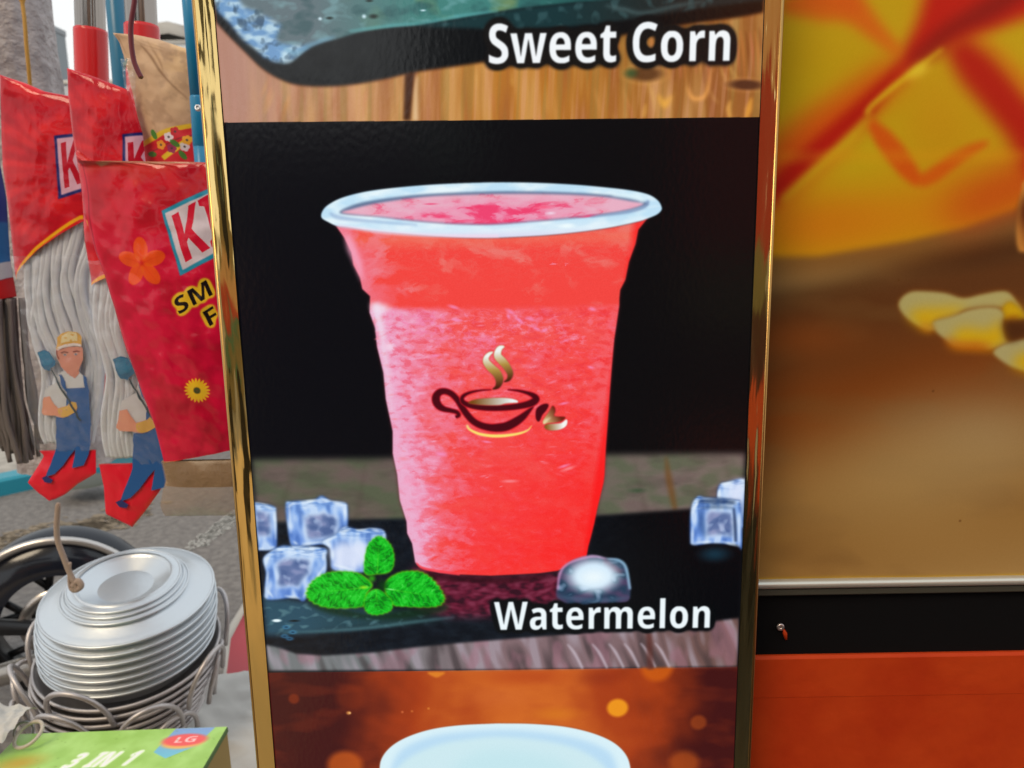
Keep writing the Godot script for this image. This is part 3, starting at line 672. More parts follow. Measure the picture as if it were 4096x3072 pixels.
func paint_coffee(c: Canvas, fine: FastNoiseLite, mid: FastNoiseLite, big: FastNoiseLite) -> void:
	c.fill(pv([-62.8, 548.5, 1.4, 549.3, 189.6, 550.3, 397.9, 550.9, 450, 550.9, 457.3, 695.1, -75.2, 685.1]), func(x: float, y: float) -> Color:
		var n := big.get_noise_2d(x * 1.1, y * 1.1)
		var m := mid.get_noise_2d(x * 0.35, y * 0.8)
		var k := clampf(1.0 - absf(x - 215.0) / 175.0, 0.0, 1.0)
		var base := c8(66, 20, 20).lerp(c8(166, 60, 20), smoothstep(0.02, 0.5, k + n * 0.15))
		base = base.lerp(c8(208, 104, 36), smoothstep(0.40, 0.95, k + n * 0.2))
		return base.lerp(c8(170, 62, 26), clampf(m * 0.5, 0.0, 0.2)), 0.3)
	c.spot(Vector2(219.6, 556.8), 130.0, 30.0, c8(176, 62, 22), 0.6)
	c.spot(Vector2(244.9, 592.4), 70.0, 22.0, c8(214, 118, 30), 0.75)
	c.spot(Vector2(196.9, 576.2), 90.0, 34.0, c8(208, 104, 44), 0.5)
	c.spot(Vector2(282.2, 559.1), 60.0, 26.0, c8(136, 42, 20), 0.55)
	for q in [[1360, 400, 36.0, 36.0, 204, 92, 18, 0.85, 0.62], [1045, 722, 23.5, 22.0, 236, 148, 28, 1.0, 0.65], [1710, 850, 19.0, 19.0, 168, 74, 26, 0.6, 0.55], [1600, 1180, 37.0, 34.0, 186, 84, 26, 0.6, 0.5]]:
		c.spot(Vector2(187.9, 502.5) + (Vector2(293.3, 620.7) - Vector2(187.9, 502.5)) * Vector2(q[0], q[1]) / 1000.0, q[2], q[3], c8(q[4], q[5], q[6]), q[7], 0.0, q[8])
	for q in [[840, 1190, 41.0, 38.0, 196, 88, 26, 0.8, 0.6], [430, 640, 13.0, 13.0, 150, 56, 22, 0.6, 0.5], [900, 760, 7.0, 6.0, 232, 160, 80, 0.9, 0.0], [910, 760, 3.5, 3.5, 250, 200, 130, 0.9, 0.0], [1370, 760, 4.0, 4.0, 224, 120, 70, 0.7, 0.0], [1455, 755, 4.0, 4.0, 224, 130, 60, 0.6, 0.0], [1600, 735, 4.0, 4.0, 230, 150, 60, 0.6, 0.0], [930, 640, 36.0, 34.0, 150, 54, 20, 0.35, 0.5]]:
		c.spot(Vector2(-22.1, 498.7) + (Vector2(76.3, 616.7) - Vector2(-22.1, 498.7)) * Vector2(q[0], q[1]) / 1000.0, q[2], q[3], c8(q[4], q[5], q[6]), q[7], 0.0, q[8])
	c.stroke(pv([135.8, 551.8, 143.2, 553.6, 150.7, 552]), [1.0, 6.0, 1.0], c8(232, 140, 40), 1.6, 0.8)
	# mouth of a white coffee cup
	var mouth := Canvas.smooth(pv([90.5, 643.2, 93.4, 631.5, 102, 620.9, 116, 612.3, 136.3, 605.5, 160.5, 602, 188.5, 600.9, 200.5, 600.9, 224.5, 601.8, 252.5, 605, 276.5, 611.6, 294.7, 620.9, 305.6, 632.8, 309.8, 646.4, 310, 664.6, 284.9, 691.8, 112.9, 688.6, 90.3, 665.1]))
	c.poly(mouth, c8(150, 74, 40), 2.0, 0.9)
	c.poly(mouth, c8(216, 240, 248), 0.8)
	c.poly(Canvas.smooth(pv([100.6, 642.5, 111.5, 623.8, 136.1, 612.6, 164.3, 608.2, 200.4, 607.1, 232.4, 609.9, 264.5, 616.8, 288.7, 628, 296.8, 641.6, 299.1, 664.4, 284.9, 691.8, 112.9, 688.6, 97.6, 665.2])), c8(176, 214, 242), 5.0, 0.75)
	c.poly(Canvas.smooth(pv([102.4, 648, 117.2, 632, 143.9, 619.9, 172.1, 615.1, 196.2, 613.7, 228.3, 617, 258.5, 624.7, 280.6, 637.7, 290.9, 655.1, 284.9, 691.8, 112.9, 688.6, 101.6, 665.3])), c8(206, 234, 240), 4.5, 0.95)
	c.poly(Canvas.smooth(pv([142.5, 661.5, 163.6, 634.6, 196, 626.2, 244.3, 636.1, 272.6, 663.9, 260.3, 691.4, 145.6, 689.2])), c8(190, 228, 236), 12.0, 0.6)


# ---------------------------------------------------------------- building helpers
var taken := {}


func numbered(called: String) -> String:
	taken[called] = taken.get(called, -1) + 1
	return called if taken[called] == 0 else "%s_%03d" % [called, taken[called]]


func thing(called: String, label: String, category: String, at := Vector3.ZERO, group := "") -> Node3D:
	var o := Node3D.new()
	o.name = numbered(called)
	add_child(o)
	o.position = at
	tag(o, label, category, group)
	return o


func tag(o: Node, label: String, category: String, group := "") -> void:
	o.set_meta("label", label)
	o.set_meta("category", category)
	if group:
		o.set_meta("group", group)


func obj(called: String, mesh: Mesh, material: Material, parent: Node = self, at := Vector3.ZERO, turn := Basis()) -> MeshInstance3D:
	var o := MeshInstance3D.new()
	o.name = numbered(called) if parent == self else called
	o.mesh = mesh
	o.material_override = material
	o.transform = Transform3D(turn, at)
	parent.add_child(o, true)
	return o


func struct(called: String, mesh: Mesh, material: Material, at := Vector3.ZERO, turn := Basis()) -> MeshInstance3D:
	var o := obj(called, mesh, material, self, at, turn)
	o.set_meta("kind", "structure")
	return o


func mat(linear: Color, rough := 0.6, metal := 0.0) -> StandardMaterial3D:
	var m := StandardMaterial3D.new()
	m.albedo_color = linear.linear_to_srgb()
	m.roughness = rough
	m.metallic = metal
	return m


func srgb(r: int, g: int, b: int, gain := 1.0) -> Color:   # a colour read off by eye, as a linear base colour
	var l := Color8(r, g, b).srgb_to_linear()
	return Color(minf(l.r * gain, 0.95), minf(l.g * gain, 0.95), minf(l.b * gain, 0.95))


func grain_map(seed_: int, frequency: float, low: Color, high: Color, size := 512, octaves := 4, middle := 0.5) -> ImageTexture:
	var n := noise(seed_, frequency, octaves)
	var im := n.get_seamless_image(size, size)
	im.convert(Image.FORMAT_RGB8)
	var b := im.get_data()
	for i in size * size:
		var t := clampf((b[i * 3] / 255.0 - middle) * 1.6 + 0.5, 0.0, 1.0)
		var c := low.lerp(high, t).linear_to_srgb()
		b[i * 3] = int(c.r * 255.0)
		b[i * 3 + 1] = int(c.g * 255.0)
		b[i * 3 + 2] = int(c.b * 255.0)
	return ImageTexture.create_from_image(Image.create_from_data(size, size, false, Image.FORMAT_RGB8, b))


func height_map(seed_: int, frequency: float, octaves := 4, ridged := false) -> ImageTexture:
	var n := noise(seed_, frequency, octaves)
	if ridged:
		n.fractal_type = FastNoiseLite.FRACTAL_RIDGED
	return ImageTexture.create_from_image(n.get_seamless_image(512, 512))


func world_tex(m: StandardMaterial3D, scale: float, color: Texture2D, height: Texture2D = null, deep := 0.2) -> StandardMaterial3D:
	m.uv1_triplanar = true
	m.uv1_world_triplanar = true
	m.uv1_scale = Vector3.ONE * scale
	if color:
		m.albedo_texture = color
		m.albedo_color = Color.WHITE
	if height:
		m.heightmap_enabled = true
		m.heightmap_texture = height
		m.heightmap_scale = deep
	return m


func st() -> SurfaceTool:
	var s := SurfaceTool.new()
	s.begin(Mesh.PRIMITIVE_TRIANGLES)
	return s


func quad(s: SurfaceTool, a: Vector3, b: Vector3, c: Vector3, d: Vector3) -> void:   # clockwise seen from the front
	for p in [a, b, c, a, c, d]:
		s.add_vertex(p)


func done(s: SurfaceTool, smooth := true) -> ArrayMesh:
	if smooth:
		s.index()
	s.generate_normals()
	return s.commit()


# A box with chamfered edges, centred.
func box(size: Vector3, bevel := 0.002) -> ArrayMesh:
	var s := st()
	s.set_smooth_group(-1)
	var h := size * 0.5
	var b := minf(bevel, minf(h.x, minf(h.y, h.z)) * 0.9)
	for axis in 3:
		for side in [-1.0, 1.0]:
			var u := (axis + 1) % 3
			var v := (axis + 2) % 3
			var p: Array[Vector3] = []
			for k in [[-1, -1], [1, -1], [1, 1], [-1, 1]]:
				var q := Vector3()
				q[axis] = side * h[axis]
				q[u] = k[0] * (h[u] - b)
				q[v] = k[1] * (h[v] - b)
				p.append(q)
			if side > 0:
				p.reverse()
			quad(s, p[0], p[1], p[2], p[3])
			# chamfers towards the next axis
			for other in [-1.0, 1.0]:
				var e: Array[Vector3] = []
				for k in [[0, -1], [0, 1], [1, 1], [1, -1]]:
					var q := Vector3()
					q[axis] = side * (h[axis] if k[0] == 0 else h[axis] - b)
					q[u] = other * (h[u] - b if k[0] == 0 else h[u])
					q[v] = k[1] * (h[v] - b)
					e.append(q)
				if side * other < 0:
					e.reverse()
				quad(s, e[0], e[1], e[2], e[3])
	for x in [-1.0, 1.0]:
		for y in [-1.0, 1.0]:
			for z in [-1.0, 1.0]:
				var p := [Vector3(x * h.x, y * (h.y - b), z * (h.z - b)), Vector3(x * (h.x - b), y * h.y, z * (h.z - b)), Vector3(x * (h.x - b), y * (h.y - b), z * h.z)]
				if x * y * z > 0:
					p.reverse()
				for q in p:
					s.add_vertex(q)
	return done(s, false)


# A tube along a line, with a radius for each point (or one for all); the ends are closed.
func tube(line: PackedVector3Array, radii: Array, sides := 10, caps := true) -> ArrayMesh:
	var s := st()
	tube_into(s, line, radii, sides, caps)
	return done(s)


func tube_into(s: SurfaceTool, line: PackedVector3Array, radii: Array, sides := 10, caps := true) -> void:
	var rings: Array[PackedVector3Array] = []
	var side := Vector3.ZERO
	for i in line.size():
		var along := (line[mini(i + 1, line.size() - 1)] - line[maxi(i - 1, 0)]).normalized()
		if side == Vector3.ZERO:
			side = along.cross(Vector3.RIGHT if absf(along.x) < 0.8 else Vector3.UP).normalized()
		side = (side - along * side.dot(along)).normalized()
		var up := along.cross(side)
		var r: float = radii[mini(i, radii.size() - 1)]
		var ring := PackedVector3Array()
		for k in sides:
			var a := TAU * k / sides
			ring.append(line[i] + (side * cos(a) + up * sin(a)) * r)
		rings.append(ring)
	for i in rings.size() - 1:
		for k in sides:
			var n := (k + 1) % sides
			quad(s, rings[i][k], rings[i][n], rings[i + 1][n], rings[i + 1][k])
	if caps:
		for k in sides:
			var n := (k + 1) % sides
			for p in [line[0], rings[0][n], rings[0][k], line[line.size() - 1], rings[-1][k], rings[-1][n]]:
				s.add_vertex(p)


func curve(pts: PackedVector3Array, steps := 8) -> PackedVector3Array:
	var out := PackedVector3Array()
	for i in pts.size() - 1:
		for k in steps:
			out.append(pts[i].cubic_interpolate(pts[i + 1], pts[maxi(i - 1, 0)], pts[mini(i + 2, pts.size() - 1)], float(k) / steps))
	out.append(pts[pts.size() - 1])
	return out


# A profile of (radius, height) turned about the upright axis.
func lathe(profile: PackedVector2Array, sides := 48) -> ArrayMesh:
	var s := st()
	for i in profile.size() - 1:
		for k in sides:
			var a := TAU * k / sides
			var b := TAU * (k + 1) / sides
			var p := profile[i]
			var q := profile[i + 1]
			quad(s, Vector3(p.x * cos(a), p.y, p.x * sin(a)), Vector3(q.x * cos(a), q.y, q.x * sin(a)), Vector3(q.x * cos(b), q.y, q.x * sin(b)), Vector3(p.x * cos(b), p.y, p.x * sin(b)))
	return done(s)


func ring(radius: float, thick: float, sides := 48) -> TorusMesh:
	var t := TorusMesh.new()
	t.inner_radius = radius - thick
	t.outer_radius = radius + thick
	t.rings = sides
	t.ring_segments = 10
	return t


# ---------------------------------------------------------------- soft packets: an outline between a left and a right chain, blown up a little
class Packet:
	var left: PackedVector2Array     # millimetres, x right, y down, both chains running down
	var right: PackedVector2Array
	var swell := 12.0
	var crease: FastNoiseLite
	var deep := 1.5

	static func across(chain: PackedVector2Array, y: float) -> float:
		if y <= chain[0].y:
			return chain[0].x
		for i in chain.size() - 1:
			if y <= chain[i + 1].y:
				return lerpf(chain[i].x, chain[i + 1].x, (y - chain[i].y) / maxf(chain[i + 1].y - chain[i].y, 0.001))
		return chain[chain.size() - 1].x

	func top() -> float:
		return left[0].y

	func low() -> float:
		return left[left.size() - 1].y

	func height(x: float, y: float) -> float:
		var a := across(left, y)
		var b := across(right, y)
		var u := clampf((x - a) / maxf(b - a, 0.01), 0.0, 1.0)
		var t := clampf((y - top()) / (low() - top()), 0.0, 1.0)
		var dome := pow(maxf(sin(PI * u), 0.0), 0.6) * pow(maxf(sin(PI * clampf(t * 0.96 + 0.03, 0.0, 1.0)), 0.0), 0.5)
		return swell * dome + deep * crease.get_noise_2d(x, y) * minf(1.0, 4.0 * u * (1.0 - u) + 0.25)

	# The skin from y0 to y1; back = true closes it behind. UVs run over the given size.
	func skin(y0: float, y1: float, rows: int, columns: int, origin: Vector2, size: Vector2, out := 0.0, back := true, lower = null) -> ArrayMesh:
		var s := SurfaceTool.new()
		s.begin(Mesh.PRIMITIVE_TRIANGLES)
		for face in (2 if back else 1):
			var first := face * (rows + 1) * (columns + 1)
			for i in rows + 1:
				for k in columns + 1:
					var u := float(k) / columns
					var y := lerpf(y0, y1, float(i) / rows)
					var x := lerpf(across(left, y), across(right, y), u)
					if lower != null:   # a slanted lower edge
						y += lower.call(x) * float(i) / rows
						x = lerpf(across(left, y), across(right, y), u)
					var z := height(x, y) + out
					if face == 1:
						z = -0.5 * height(x, y) - 0.6 if k > 0 and k < columns else z - 0.3
					s.set_uv(Vector2((x - origin.x) / size.x, (y - origin.y) / size.y))
					s.add_vertex(Vector3(x, -y, z) / 1000.0)
			for i in rows:
				for k in columns:
					var a := first + i * (columns + 1) + k
					var q := [a, a + 1, a + columns + 2, a, a + columns + 2, a + columns + 1]
					if face == 1:
						q.reverse()
					for n in q:
						s.add_index(n)
		s.generate_normals()
		return s.commit()

	# A printed shape lying on the skin, cut fine enough to follow it.
	func print_shape(s: SurfaceTool, pts: PackedVector2Array, c: Color, out: float, over: Packet = null) -> void:
		var tri := Geometry2D.triangulate_polygon(pts)
		var left_over: Array = []
		for i in range(0, tri.size(), 3):
			left_over.append([pts[tri[i]], pts[tri[i + 1]], pts[tri[i + 2]]])
		while left_over.size():
			var t: Array = left_over.pop_back()
			var longest := 0
			for k in 3:
				if t[k].distance_to(t[(k + 1) % 3]) > t[longest].distance_to(t[(longest + 1) % 3]):
					longest = k
			var a: Vector2 = t[longest]
			var b: Vector2 = t[(longest + 1) % 3]
			var d: Vector2 = t[(longest + 2) % 3]
			if a.distance_to(b) > 5.0:
				left_over.append([a, (a + b) * 0.5, d])
				left_over.append([(a + b) * 0.5, b, d])
				continue
			if (b - a).cross(d - a) < 0.0:
				t.reverse()
			for p in t:
				s.set_color(c)
				s.set_normal(Vector3(0, 0, 1))
				var z := height(p.x, minf(p.y, low() - 12.0))
				if over != null and p.y > over.top() - 8.0:
					z = maxf(z, over.height(p.x, p.y) + 1.4)
				s.add_vertex(Vector3(p.x, -p.y, z + out) / 1000.0)


func packet(left: PackedVector2Array, right: PackedVector2Array, swell: float, seed_: int, deep := 1.6) -> Packet:
	var p := Packet.new()
	p.left = left
	p.right = right
	p.swell = swell
	p.deep = deep
	p.crease = noise(seed_, 0.03, 4)
	return p


func printed(c: Canvas, rough := 0.35, gain := 1.0) -> StandardMaterial3D:
	var m := StandardMaterial3D.new()
	if gain != 1.0:
		for i in c.d.size():
			var v := clampf(c.d[i] / 255.0, 0.0, 1.0)
			v = pow((v + 0.055) / 1.055, 2.4) if v > 0.04 else v / 12.92
			v = minf(v * gain, 0.92)
			c.d[i] = 255.0 * (1.055 * pow(v, 1.0 / 2.4) - 0.055 if v > 0.0031 else v * 12.92)
	m.albedo_texture = texture(c, 2.0, 5)
	m.roughness = rough
	m.texture_repeat = false
	return m


# ---------------------------------------------------------------- menu board
func build_menu_board() -> void:
	var o := thing("menu_board", "tall backlit menu board in a gold mirror frame with a red watermelon drink", "menu board", Vector3(-0.2118 + 0.2, 0, -0.6018))
	var tex := texture(paint_menu(), 2.5)
	var gloss := StandardMaterial3D.new()
	gloss.resource_name = "backlit_print"
	gloss.albedo_color = Color(0.012, 0.012, 0.012)
	gloss.emission_enabled = true
	gloss.emission_texture = tex
	gloss.emission_energy_multiplier = 1.0
	gloss.roughness = 0.16
	gloss.metallic_specular = 0.48
	gloss.heightmap_enabled = true
	gloss.heightmap_texture = height_map(31, 0.16, 3)
	gloss.heightmap_scale = 0.006
	gloss.texture_repeat = true
	var tall := 669.5512 / 1000.0
	var top := 1.5923
	var cuts := [0.0, Vector2(215, 102).y / 1000.0, Vector2(207.7, 550.4).y / 1000.0, tall]
	var names := ["sweet_corn_picture", "watermelon_picture", "coffee_picture"]
	var says := ["backlit picture lettered Sweet Corn", "backlit picture of a red slush cup lettered Watermelon", "backlit orange picture of a white cup"]
	var tilt := Vector2(399.8, 103.1).y - Vector2(-0.4, 100.7).y
	for n in 3:
		var s := st()
		var t0: float = tilt * 0.0005 * signf(n)
		var t1: float = tilt * 0.0005 * (1.0 if n < 2 else 0.0)
		var p := [Vector2(0, cuts[n] - t0), Vector2(0.4, cuts[n] + t0), Vector2(0.4, cuts[n + 1] + t1), Vector2(0, cuts[n + 1] - t1)]
		for k in [0, 1, 2, 0, 2, 3]:
			s.set_uv(Vector2(p[k].x / 0.4, p[k].y / tall))
			s.add_vertex(Vector3(p[k].x - 0.2, top - p[k].y, 0))
		var part := obj(names[n], done(s, false), gloss, o)
		part.set_meta("label", says[n])
	# what the lit print throws on its surroundings
	var lamp := AreaLight3D.new()
	lamp.name = "print_light"
	lamp.area_size = Vector2(0.4, tall)
	lamp.light_energy = 0.02
	lamp.light_color = Color(1.0, 0.62, 0.5)
	lamp.shadow_enabled = true
	lamp.position = Vector3(0, top - tall * 0.5, 0.004)
	lamp.rotation.y = PI
	o.add_child(lamp)
	# the cabinet behind the print, down to the ground
	var black := mat(Color(0.02, 0.02, 0.022), 0.5)
	obj("cabinet", box(Vector3(0.424, 1.78, 0.046), 0.003), black, o, Vector3(0, 0.9, -0.025))
	obj("lower_panel", box(Vector3(0.4, top - tall, 0.004), 0.001), black, o, Vector3(0, (top - tall) * 0.5 + 0.02, -0.0012))
	obj("top_panel", box(Vector3(0.4, 0.16, 0.004), 0.001), black, o, Vector3(0, top + 0.08, -0.0012))
	# frame: a slightly buckled strip of gold mirror down each side, with an outer lip
	var gold := mat(Color(0.88, 0.64, 0.26), 0.09, 1.0)
	gold.heightmap_enabled = true
	gold.heightmap_texture = height_map(77, 0.006, 2)
	gold.heightmap_scale = 0.02
	gold.uv1_scale = Vector3(0.6, 5.0, 1)
	var buckle := noise(8, 6.0, 3)
	for side in [-1.0, 1.0]:
		var wide := 0.0142 if side < 0 else 0.0125
		var s := SurfaceTool.new()
		s.begin(Mesh.PRIMITIVE_TRIANGLES)
		var rows := 240
		var columns := 6
		for i in rows + 1:
			for k in columns + 1:
				var y := lerpf(0.02, 1.78, float(i) / rows)
				var u := float(k) / columns
				var x: float = side * (0.2 + u * wide)
				var wave := (buckle.get_noise_2d(y, u * 0.35 + side * 3.0) * 0.0016 + buckle.get_noise_2d(y * 4.0, u * 1.2 + side * 7.0) * 0.0003) * (lerpf(0.3, 1.0, smoothstep(1.05, 1.35, y)) if side < 0 else 0.45)
				var slope: float = [0.0016, 0.0028][int(side > 0)] * u
				s.set_uv(Vector2(u, y))
				s.add_vertex(Vector3(x, y, 0.0022 + wave - slope))
		for i in rows:
			for k in columns:
				var a := i * (columns + 1) + k
				var q := [a, a + columns + 1, a + columns + 2, a, a + columns + 2, a + 1]
				if side < 0:
					q.reverse()
				for n in q:
					s.add_index(n)
		s.generate_normals()
		obj("gold_strip", s.commit(), gold, o)
		var lip := tube(PackedVector3Array([Vector3(side * (0.2 + wide + 0.0012), 0.02, -0.003), Vector3(side * (0.2 + wide + 0.0012), 1.78, -0.003)]), [0.0021], 12)
		obj("frame_lip", lip, mat(Color(0.46, 0.27, 0.09), 0.3, 1.0), o)
	obj("top_rail", box(Vector3(0.428, 0.014, 0.052), 0.002), gold, o, Vector3(0, 1.787, -0.022))


# ---------------------------------------------------------------- the wall beside the board: corn poster, rail, black strip, orange front
func paint_corn_poster() -> Canvas:
	var c := Canvas.new(Vector2(599.7, 604).x, Vector2(137.6, 594).y, 1.5, c8(176, 146, 18))
	var mid := noise(15, 0.012, 3)
	var fine := noise(16, 0.05, 2)
	# brown table top, out of focus
	var from: float = Vector2(26.5, 293).y
	c.fill(pv([-48.8, 294.1, 26.6, 295.4, 61.2, 295.9, 101.6, 289.6, 138.8, 284.1, 184.8, 274.1, 230, 258.1, 259.7, 244.9, 349.5, 222.5, 400.8, 600.7, -41.3, 592.9]), func(x: float, y: float) -> Color:
		var f := mid.get_noise_2d(x * 0.5, y * 1.3)
		var v: float = (y + x * 0.22 - from) / 200.0
		var base := c8(92, 80, 52).lerp(c8(84, 50, 24), smoothstep(0.05, 0.35, v)).lerp(c8(112, 60, 22), smoothstep(0.35, 0.8, v))
		base = base.lerp(c8(128, 92, 44), smoothstep(0.8, 1.25, v)).lerp(c8(146, 118, 74), smoothstep(1.2, 2.0, v))
		return base.lerp(c8(104, 74, 40), clampf(f * 0.8, 0.0, 0.35)), 5.0)
	c.spot(Vector2(49.5, 313.6), 230.0, 36.0, c8(122, 98, 62), 0.7, -0.12)
	c.spot(Vector2(210.3, 296), 260.0, 40.0, c8(64, 36, 18), 0.7, -0.15)
	c.spot(Vector2(217.8, 461.1), 330.0, 170.0, c8(146, 126, 92), 0.75)
	c.spot(Vector2(49.1, 367.6), 200.0, 60.0, c8(116, 62, 24), 0.7)
	c.spot(Vector2(138.8, 502.5), 420.0, 200.0, c8(150, 124, 80), 0.7)
	# flesh of the cob, orange towards its lower edge
	c.poly(pv([-50.2, 238.4, 58.2, 241.7, 136, 247.5, 234.4, 220.6, 345.5, 192.9, 349.3, 221, 259.5, 243.4, 230, 257.3, 184.8, 273.3, 138.7, 283.3, 101.5, 288.9, 61.1, 295.2, 26.6, 294.6, -48.8, 293.4]), c8(186, 96, 14), 40.0, 0.75)
	c.poly(pv([174.3, 242.1, 211.7, 229.2, 255.4, 206.1, 259.4, 241.9, 229.9, 256.5, 199.8, 266.7, 169.2, 273.8]), c8(172, 50, 16), 34.0, 0.8)
	c.poly(pv([24.1, 173.3, 84, 159.8, 130, 169.1, 118.4, 218.8, 57.7, 232.7, 27.2, 239.7]), c8(172, 158, 20), 40.0, 0.6)
	c.poly(pv([114.2, 160.3, 157.6, 136.7, 192.7, 190.5, 203.1, 220.1, 142.7, 234]), c8(178, 118, 18), 50.0, 0.5)
	# deep red gaps between the kernels
	c.poly(pv([10.3, 205.2, 42.6, 179.4, 74.9, 159.6, 112.5, 136, 129.6, 143.3, 99.1, 183.2, 66, 216.4, 24.6, 250.2, 12.5, 259.1]), c8(190, 66, 14), 21.1, 0.85)
	c.poly(pv([17.6, 232, 55.8, 197.1, 87.6, 169.9, 117.4, 141.7, 128.1, 143.3, 114.2, 160.3, 99, 181.7, 83.3, 197.5, 66, 214.9, 24.6, 250.2, 12.5, 259.1]), c8(160, 22, 14), 9.9, 0.95)
	c.poly(pv([117.4, 141.7, 123.9, 127.6, 132.9, 108.1, 137.2, 87.4, 133.4, 22.4, 337.4, 25.5, 313.6, 65.5, 243.8, 100.1, 222.4, 105.4, 178.7, 120.1, 155.4, 128.4, 136.9, 140.6, 122.7, 151.8]), c8(168, 26, 16), 12.4, 0.97)
	c.poly(pv([124.6, 137.6, 152.6, 112.6, 183.7, 93.6, 219.3, 74.9, 230.1, 83.3, 199.5, 103.6, 169.4, 117.1, 155.3, 127, 133.9, 140.6]), c8(112, 24, 18), 12.4, 0.8)
	c.poly(pv([156.2, 128.2, 174.1, 119.3, 194.8, 133, 213.1, 150.3, 233.5, 172.2, 253.8, 191.4, 276.8, 258.8, 254.5, 253.9, 235.3, 229.6, 218.3, 202.6, 204.6, 187.7, 187.7, 170.1, 172.7, 154.7]), c8(160, 28, 16), 13.6, 0.97)
	c.poly(pv([175.7, 120.7, 199.5, 134.5, 233.3, 170.8, 235.1, 159.3, 202.1, 130.3, 186.1, 120.2]), c8(196, 96, 18), 13.6, 0.7)
	c.poly(pv([137.8, 76.4, 127.4, 115.1, 121.5, 136.1, 125.9, 115, 131.9, 76.3]), c8(196, 112, 20), 14.9, 0.5)
	c.stroke(pv([20.4, 93.9, 53, 93, 78.5, 97.6, 99, 114.6, 121.3, 133.3]), [10.0, 26.0, 22.0, 14.0, 5.0], c8(192, 92, 18), 9.3, 0.95)
	c.poly(pv([38.9, 77.6, 78.8, 78.2, 89, 97.7, 78.7, 100.3, 59, 94.5, 39.6, 91.4]), c8(190, 84, 18), 9.9, 0.8)
	c.stroke(pv([98.5, 184.6, 110.8, 198, 122.5, 211.4, 134.3, 225, 145.2, 236.3]), [5.0, 15.0, 17.0, 15.0, 8.0], c8(188, 74, 14), 5.0, 0.9)
	c.stroke(pv([144.4, 235.6, 156.2, 229.8, 172.2, 218.1, 186.8, 209.5, 200, 203.8]), [9.0, 13.0, 12.0, 9.0, 3.0], c8(188, 78, 14), 5.0, 0.85)
	# sharp lit edge of the front kernel
	c.stroke(pv([97.7, 180.2, 97.8, 175.1, 114.2, 160.3, 134.2, 144.8, 155.5, 128.8]), [3.0, 4.0, 5.0, 4.0, 2.0], c8(196, 176, 26), 4.0, 0.9)
	c.stroke(pv([127.2, 151.9, 137.3, 145.6, 145.2, 141.4]), [3.0, 9.0, 3.0], c8(206, 190, 50), 6.0, 0.9)
	c.stroke(pv([27.6, 249.5, 54.2, 225.2, 83.4, 199, 98.9, 180.2]), [4.0, 8.0, 9.0, 3.0], c8(186, 172, 24), 7.0, 0.8)
	for i in 7:
		c.poly(pv([22.8, 211.3, 233.6, 213.2, 233.9, 216.1, 22.9, 214.3]).duplicate(), c8(196, 140, 20), 8.0, 0.14)
	# crisp biscuit, far side
	c.poly(Canvas.smooth(pv([236.9, 234.1, 231.8, 244.5, 230.5, 262.6, 231.1, 281, 233.5, 291.8, 240.1, 295.8, 281.1, 297.2, 274, 234.7])), c8(178, 122, 56), 2.5)
	c.poly(Canvas.smooth(pv([241.4, 247.7, 237, 258.2, 237.8, 273.4, 241, 288.8, 264.7, 290.7, 260, 248])), c8(104, 48, 18), 10.0, 0.9)
	c.spot(Vector2(238.1, 261.2), 26.0, 50.0, c8(70, 28, 12), 0.8)
	# loose kernels
	for q in [
		[pv([134.3, 340.3, 136.2, 333.2, 143.7, 328.1, 154.8, 327.6, 173.9, 329.5, 190.2, 334.1, 205.8, 331.2, 221.4, 328.7, 229.4, 330, 236.5, 337.2, 245.8, 350.9, 239.7, 353.1, 230.1, 353, 222.8, 343.3, 194.3, 344.4, 182.2, 352.2, 165.4, 361.5, 152.3, 357.3, 140.5, 349.1]), pv([143.7, 349.2, 151.3, 343.7, 167.1, 343.2, 192.5, 342.8, 183.6, 349.8, 166.6, 355.9, 163.8, 361.2, 153.9, 357.3]), c8(158, 152, 100)],
		[pv([223.6, 352.1, 224.5, 344.9, 231.9, 338.7, 245.8, 350.9, 239.7, 353.1, 231.7, 353.3]), pv([225.2, 351.3, 227.6, 343.4, 233.7, 341.1, 245, 350.4, 239.7, 352.8]), c8(170, 140, 20)],
		[pv([165.4, 357.5, 167.2, 353.5, 182, 349.8, 195.9, 344.5, 210, 342.3, 221.2, 343.3, 226.5, 348.9, 226.7, 359.3, 230.3, 370.6, 235.4, 373.9, 219.8, 378.8, 206.8, 377, 187.5, 376, 175.7, 368.9, 168.8, 363.2]), pv([184.1, 373.9, 184.9, 365, 192.5, 360.4, 205.4, 362.2, 216.7, 362.4, 223.7, 352.9, 226.8, 360.1, 230.2, 369.8, 233.8, 373.9, 219.8, 378.5, 206.8, 376.7, 189.1, 375.9]), c8(158, 152, 102)],
		[pv([220.9, 381.8, 226.1, 377, 238.4, 372.4, 251, 370.2, 273.2, 368.1, 290.6, 379.7, 285.4, 405.7, 261, 403.6, 250.8, 399.4, 237.5, 395.1, 225.5, 387.5]), pv([240.7, 395.1, 243, 386.2, 252.5, 383.9, 275, 384.3, 285.1, 402.4, 260.9, 402.8, 250.8, 398.9]), c8(158, 152, 106)]]:
		c.poly(Canvas.smooth(q[0]), c8(120, 66, 14), 5.0, 0.8)
		c.poly(Canvas.smooth(q[0]), q[2], 2.0)
		c.poly(Canvas.smooth(q[1]), c8(192, 156, 12), 10.0, 0.95)
	c.stroke(pv([177.3, 368.9, 187.4, 375.4, 206.8, 376.7, 219.8, 378.5]), [2.0, 7.0, 8.0, 3.0], c8(176, 92, 12), 7.0, 0.85)
	c.stroke(pv([153.9, 357.3, 165.4, 361.5]), [4.0, 7.0], c8(180, 110, 12), 6.0, 0.8)
